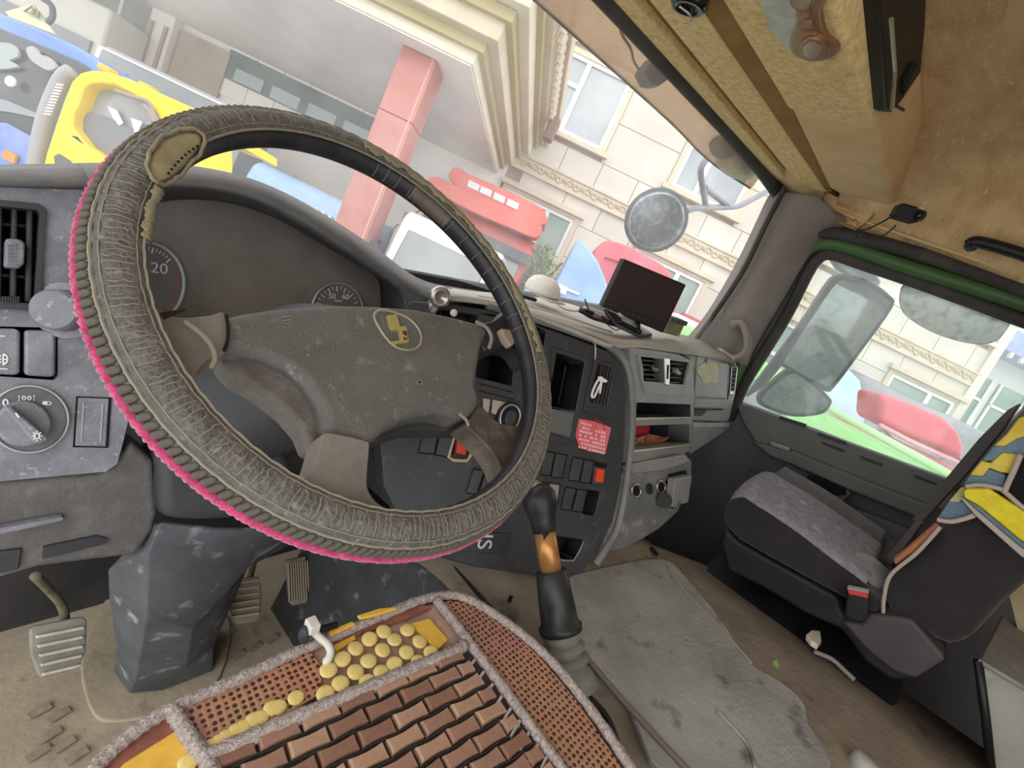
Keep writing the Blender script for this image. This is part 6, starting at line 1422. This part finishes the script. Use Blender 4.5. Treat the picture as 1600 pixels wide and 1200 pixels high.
rq = [XE(x, y, yr) for x, y in ((1378, 614), (1400, 620), (1440, 636), (1478, 652), (1502, 676), (1510, 700), (1508, 722), (1470, 702), (1420, 682), (1374, 660))]
rb2 = ething('red_pickup', 'red pickup with long rounded bonnet above the green truck', 'pickup')
MB().prism(rq, (0, .6, 0)).build('bonnet', P('pickup_red', 'c94a58', 'd05f6c'), rb2, bevel=.10, seg=4)
ebox(rq[0].x - .1, rq[6].x + .1, yr + .1, yr + .7, GZ + .5, rq[8].z - .1).build('lower_body', P('pickup_red_low', 'd57a80'), rb2, bevel=.08, seg=3)
MB().tube([XE(1374, 664, yr - .02), XE(1420, 688, yr - .02), XE(1508, 728, yr - .02)], .035, 6).build('side_trim', P('pickup_trim', 'e0a0a4'), rb2, True)
for x in (rq[0].x + .4, rq[6].x - .4): MB().disc((x, yr + .2, GZ + .4), (0, -1, 0), .4, .2).build('wheel', m_rub, rb2)
a, b = XE(1362, 586, 9.6), XE(1482, 640, 9.6)
cab('grey_truck', 'grey truck roofs behind the red pickup', a.x, b.x, 9.6, 1.4, a.z + .05, P('truck_grey', '7f7d86', '8d8b93'), a.z - 1.0, a.z - .2, .12, .5, mirrors=False)
a, b = XE(1465, 640, 11.4), XE(1560, 690, 11.4)
cab('slate_truck', 'slate grey truck right of the red pickup with white mirror arm', a.x, b.x + .6, 11.4, 1.3, a.z + .1, P('truck_slate', '8a8894', '9694a0'), a.z - 1.0, a.z - .2, .12, .5, mirrors=False)
# ---- side building on the far right
sb_ = ething('side_building', 'white rear building with green glazing at the far right', 'building')
Y2 = 19.0
a = XE(1520, 560, Y2); b = XE(1598, 640, Y2)
ebox(11.7, a.x + 12, Y2, Y2 + 1, GZ, XE(1580, 560, Y2).z + .1).build('wall', M('side_white', 'dcdcd8', .7), sb_)
rr0 = XE(1560, 540, Y2)
ebox(11.7, a.x + 12, Y2 - 1.2, Y2 + .5, rr0.z - .4, rr0.z + .35).build('roof', P('roof_blue', '8f9cc4', '9daad0'), sb_)
for k in range(26): MB().tube([V((12.2 + k * .45, Y2 - 1.22, rr0.z - .42)), V((12.2 + k * .45, Y2 - 1.22, rr0.z - .62))], .09, 6).build('roof_tile_end', M('tile_white', 'cfd0cf', .7), sb_)
wz1 = XE(1560, 600, Y2).z
for k in range(5):
    x0 = 12.4 + k * 2.6
    f = ebox(x0, x0 + 2.3, Y2 - .06, Y2, wz1 - 2.6, wz1).build('window', m_panegreen, sb_)
    for q in (0, 1.12, 2.22): ebox(x0 + q, x0 + q + .09, Y2 - .12, Y2 - .05, wz1 - 2.6, wz1).build('glazing_bar', m_upvc, f)
    ebox(x0, x0 + 2.3, Y2 - .12, Y2 - .05, wz1 - .9, wz1 - .8).build('glazing_bar', m_upvc, f)
# ---- shrub before the lower window
shr = ething('green_shrub', 'leafy green shrub beneath the ground floor window', 'shrub')
lf_ = MB(); rnd = random.Random(3)
cz = XE(842, 415, 12.3)
for i in range(900):
    a = rnd.uniform(0, 6.283); r = abs(rnd.gauss(0, .42)); z = rnd.uniform(-1, 1) * (1 - min(r, .9)) 
    c = V((cz.x + r * math.cos(a), 12.2 + r * .5 * math.sin(a), cz.z + z * .8 - .2)); d = V((rnd.uniform(-1, 1), rnd.uniform(-1, 1), rnd.uniform(-1, 1))).normalized(); e = d.orthogonal().normalized()
    lf_.add([c - d * .07, c + e * .03, c + d * .07, c - e * .03], [(0, 1, 2, 3)])
o = lf_.build('foliage', M('shrub_leaf', '7f9c63', .7, '93ad78', 6), shr); o['kind'] = 'stuff'
for k in range(5): MB().tube([V((cz.x, 12.3, GZ)), V((cz.x + (k - 2) * .12, 12.3, cz.z - .4)), V((cz.x + (k - 2) * .25, 12.25, cz.z + .3))], .025, 5).build('stem', M('stem_brown', '6b5a45', .8), shr)
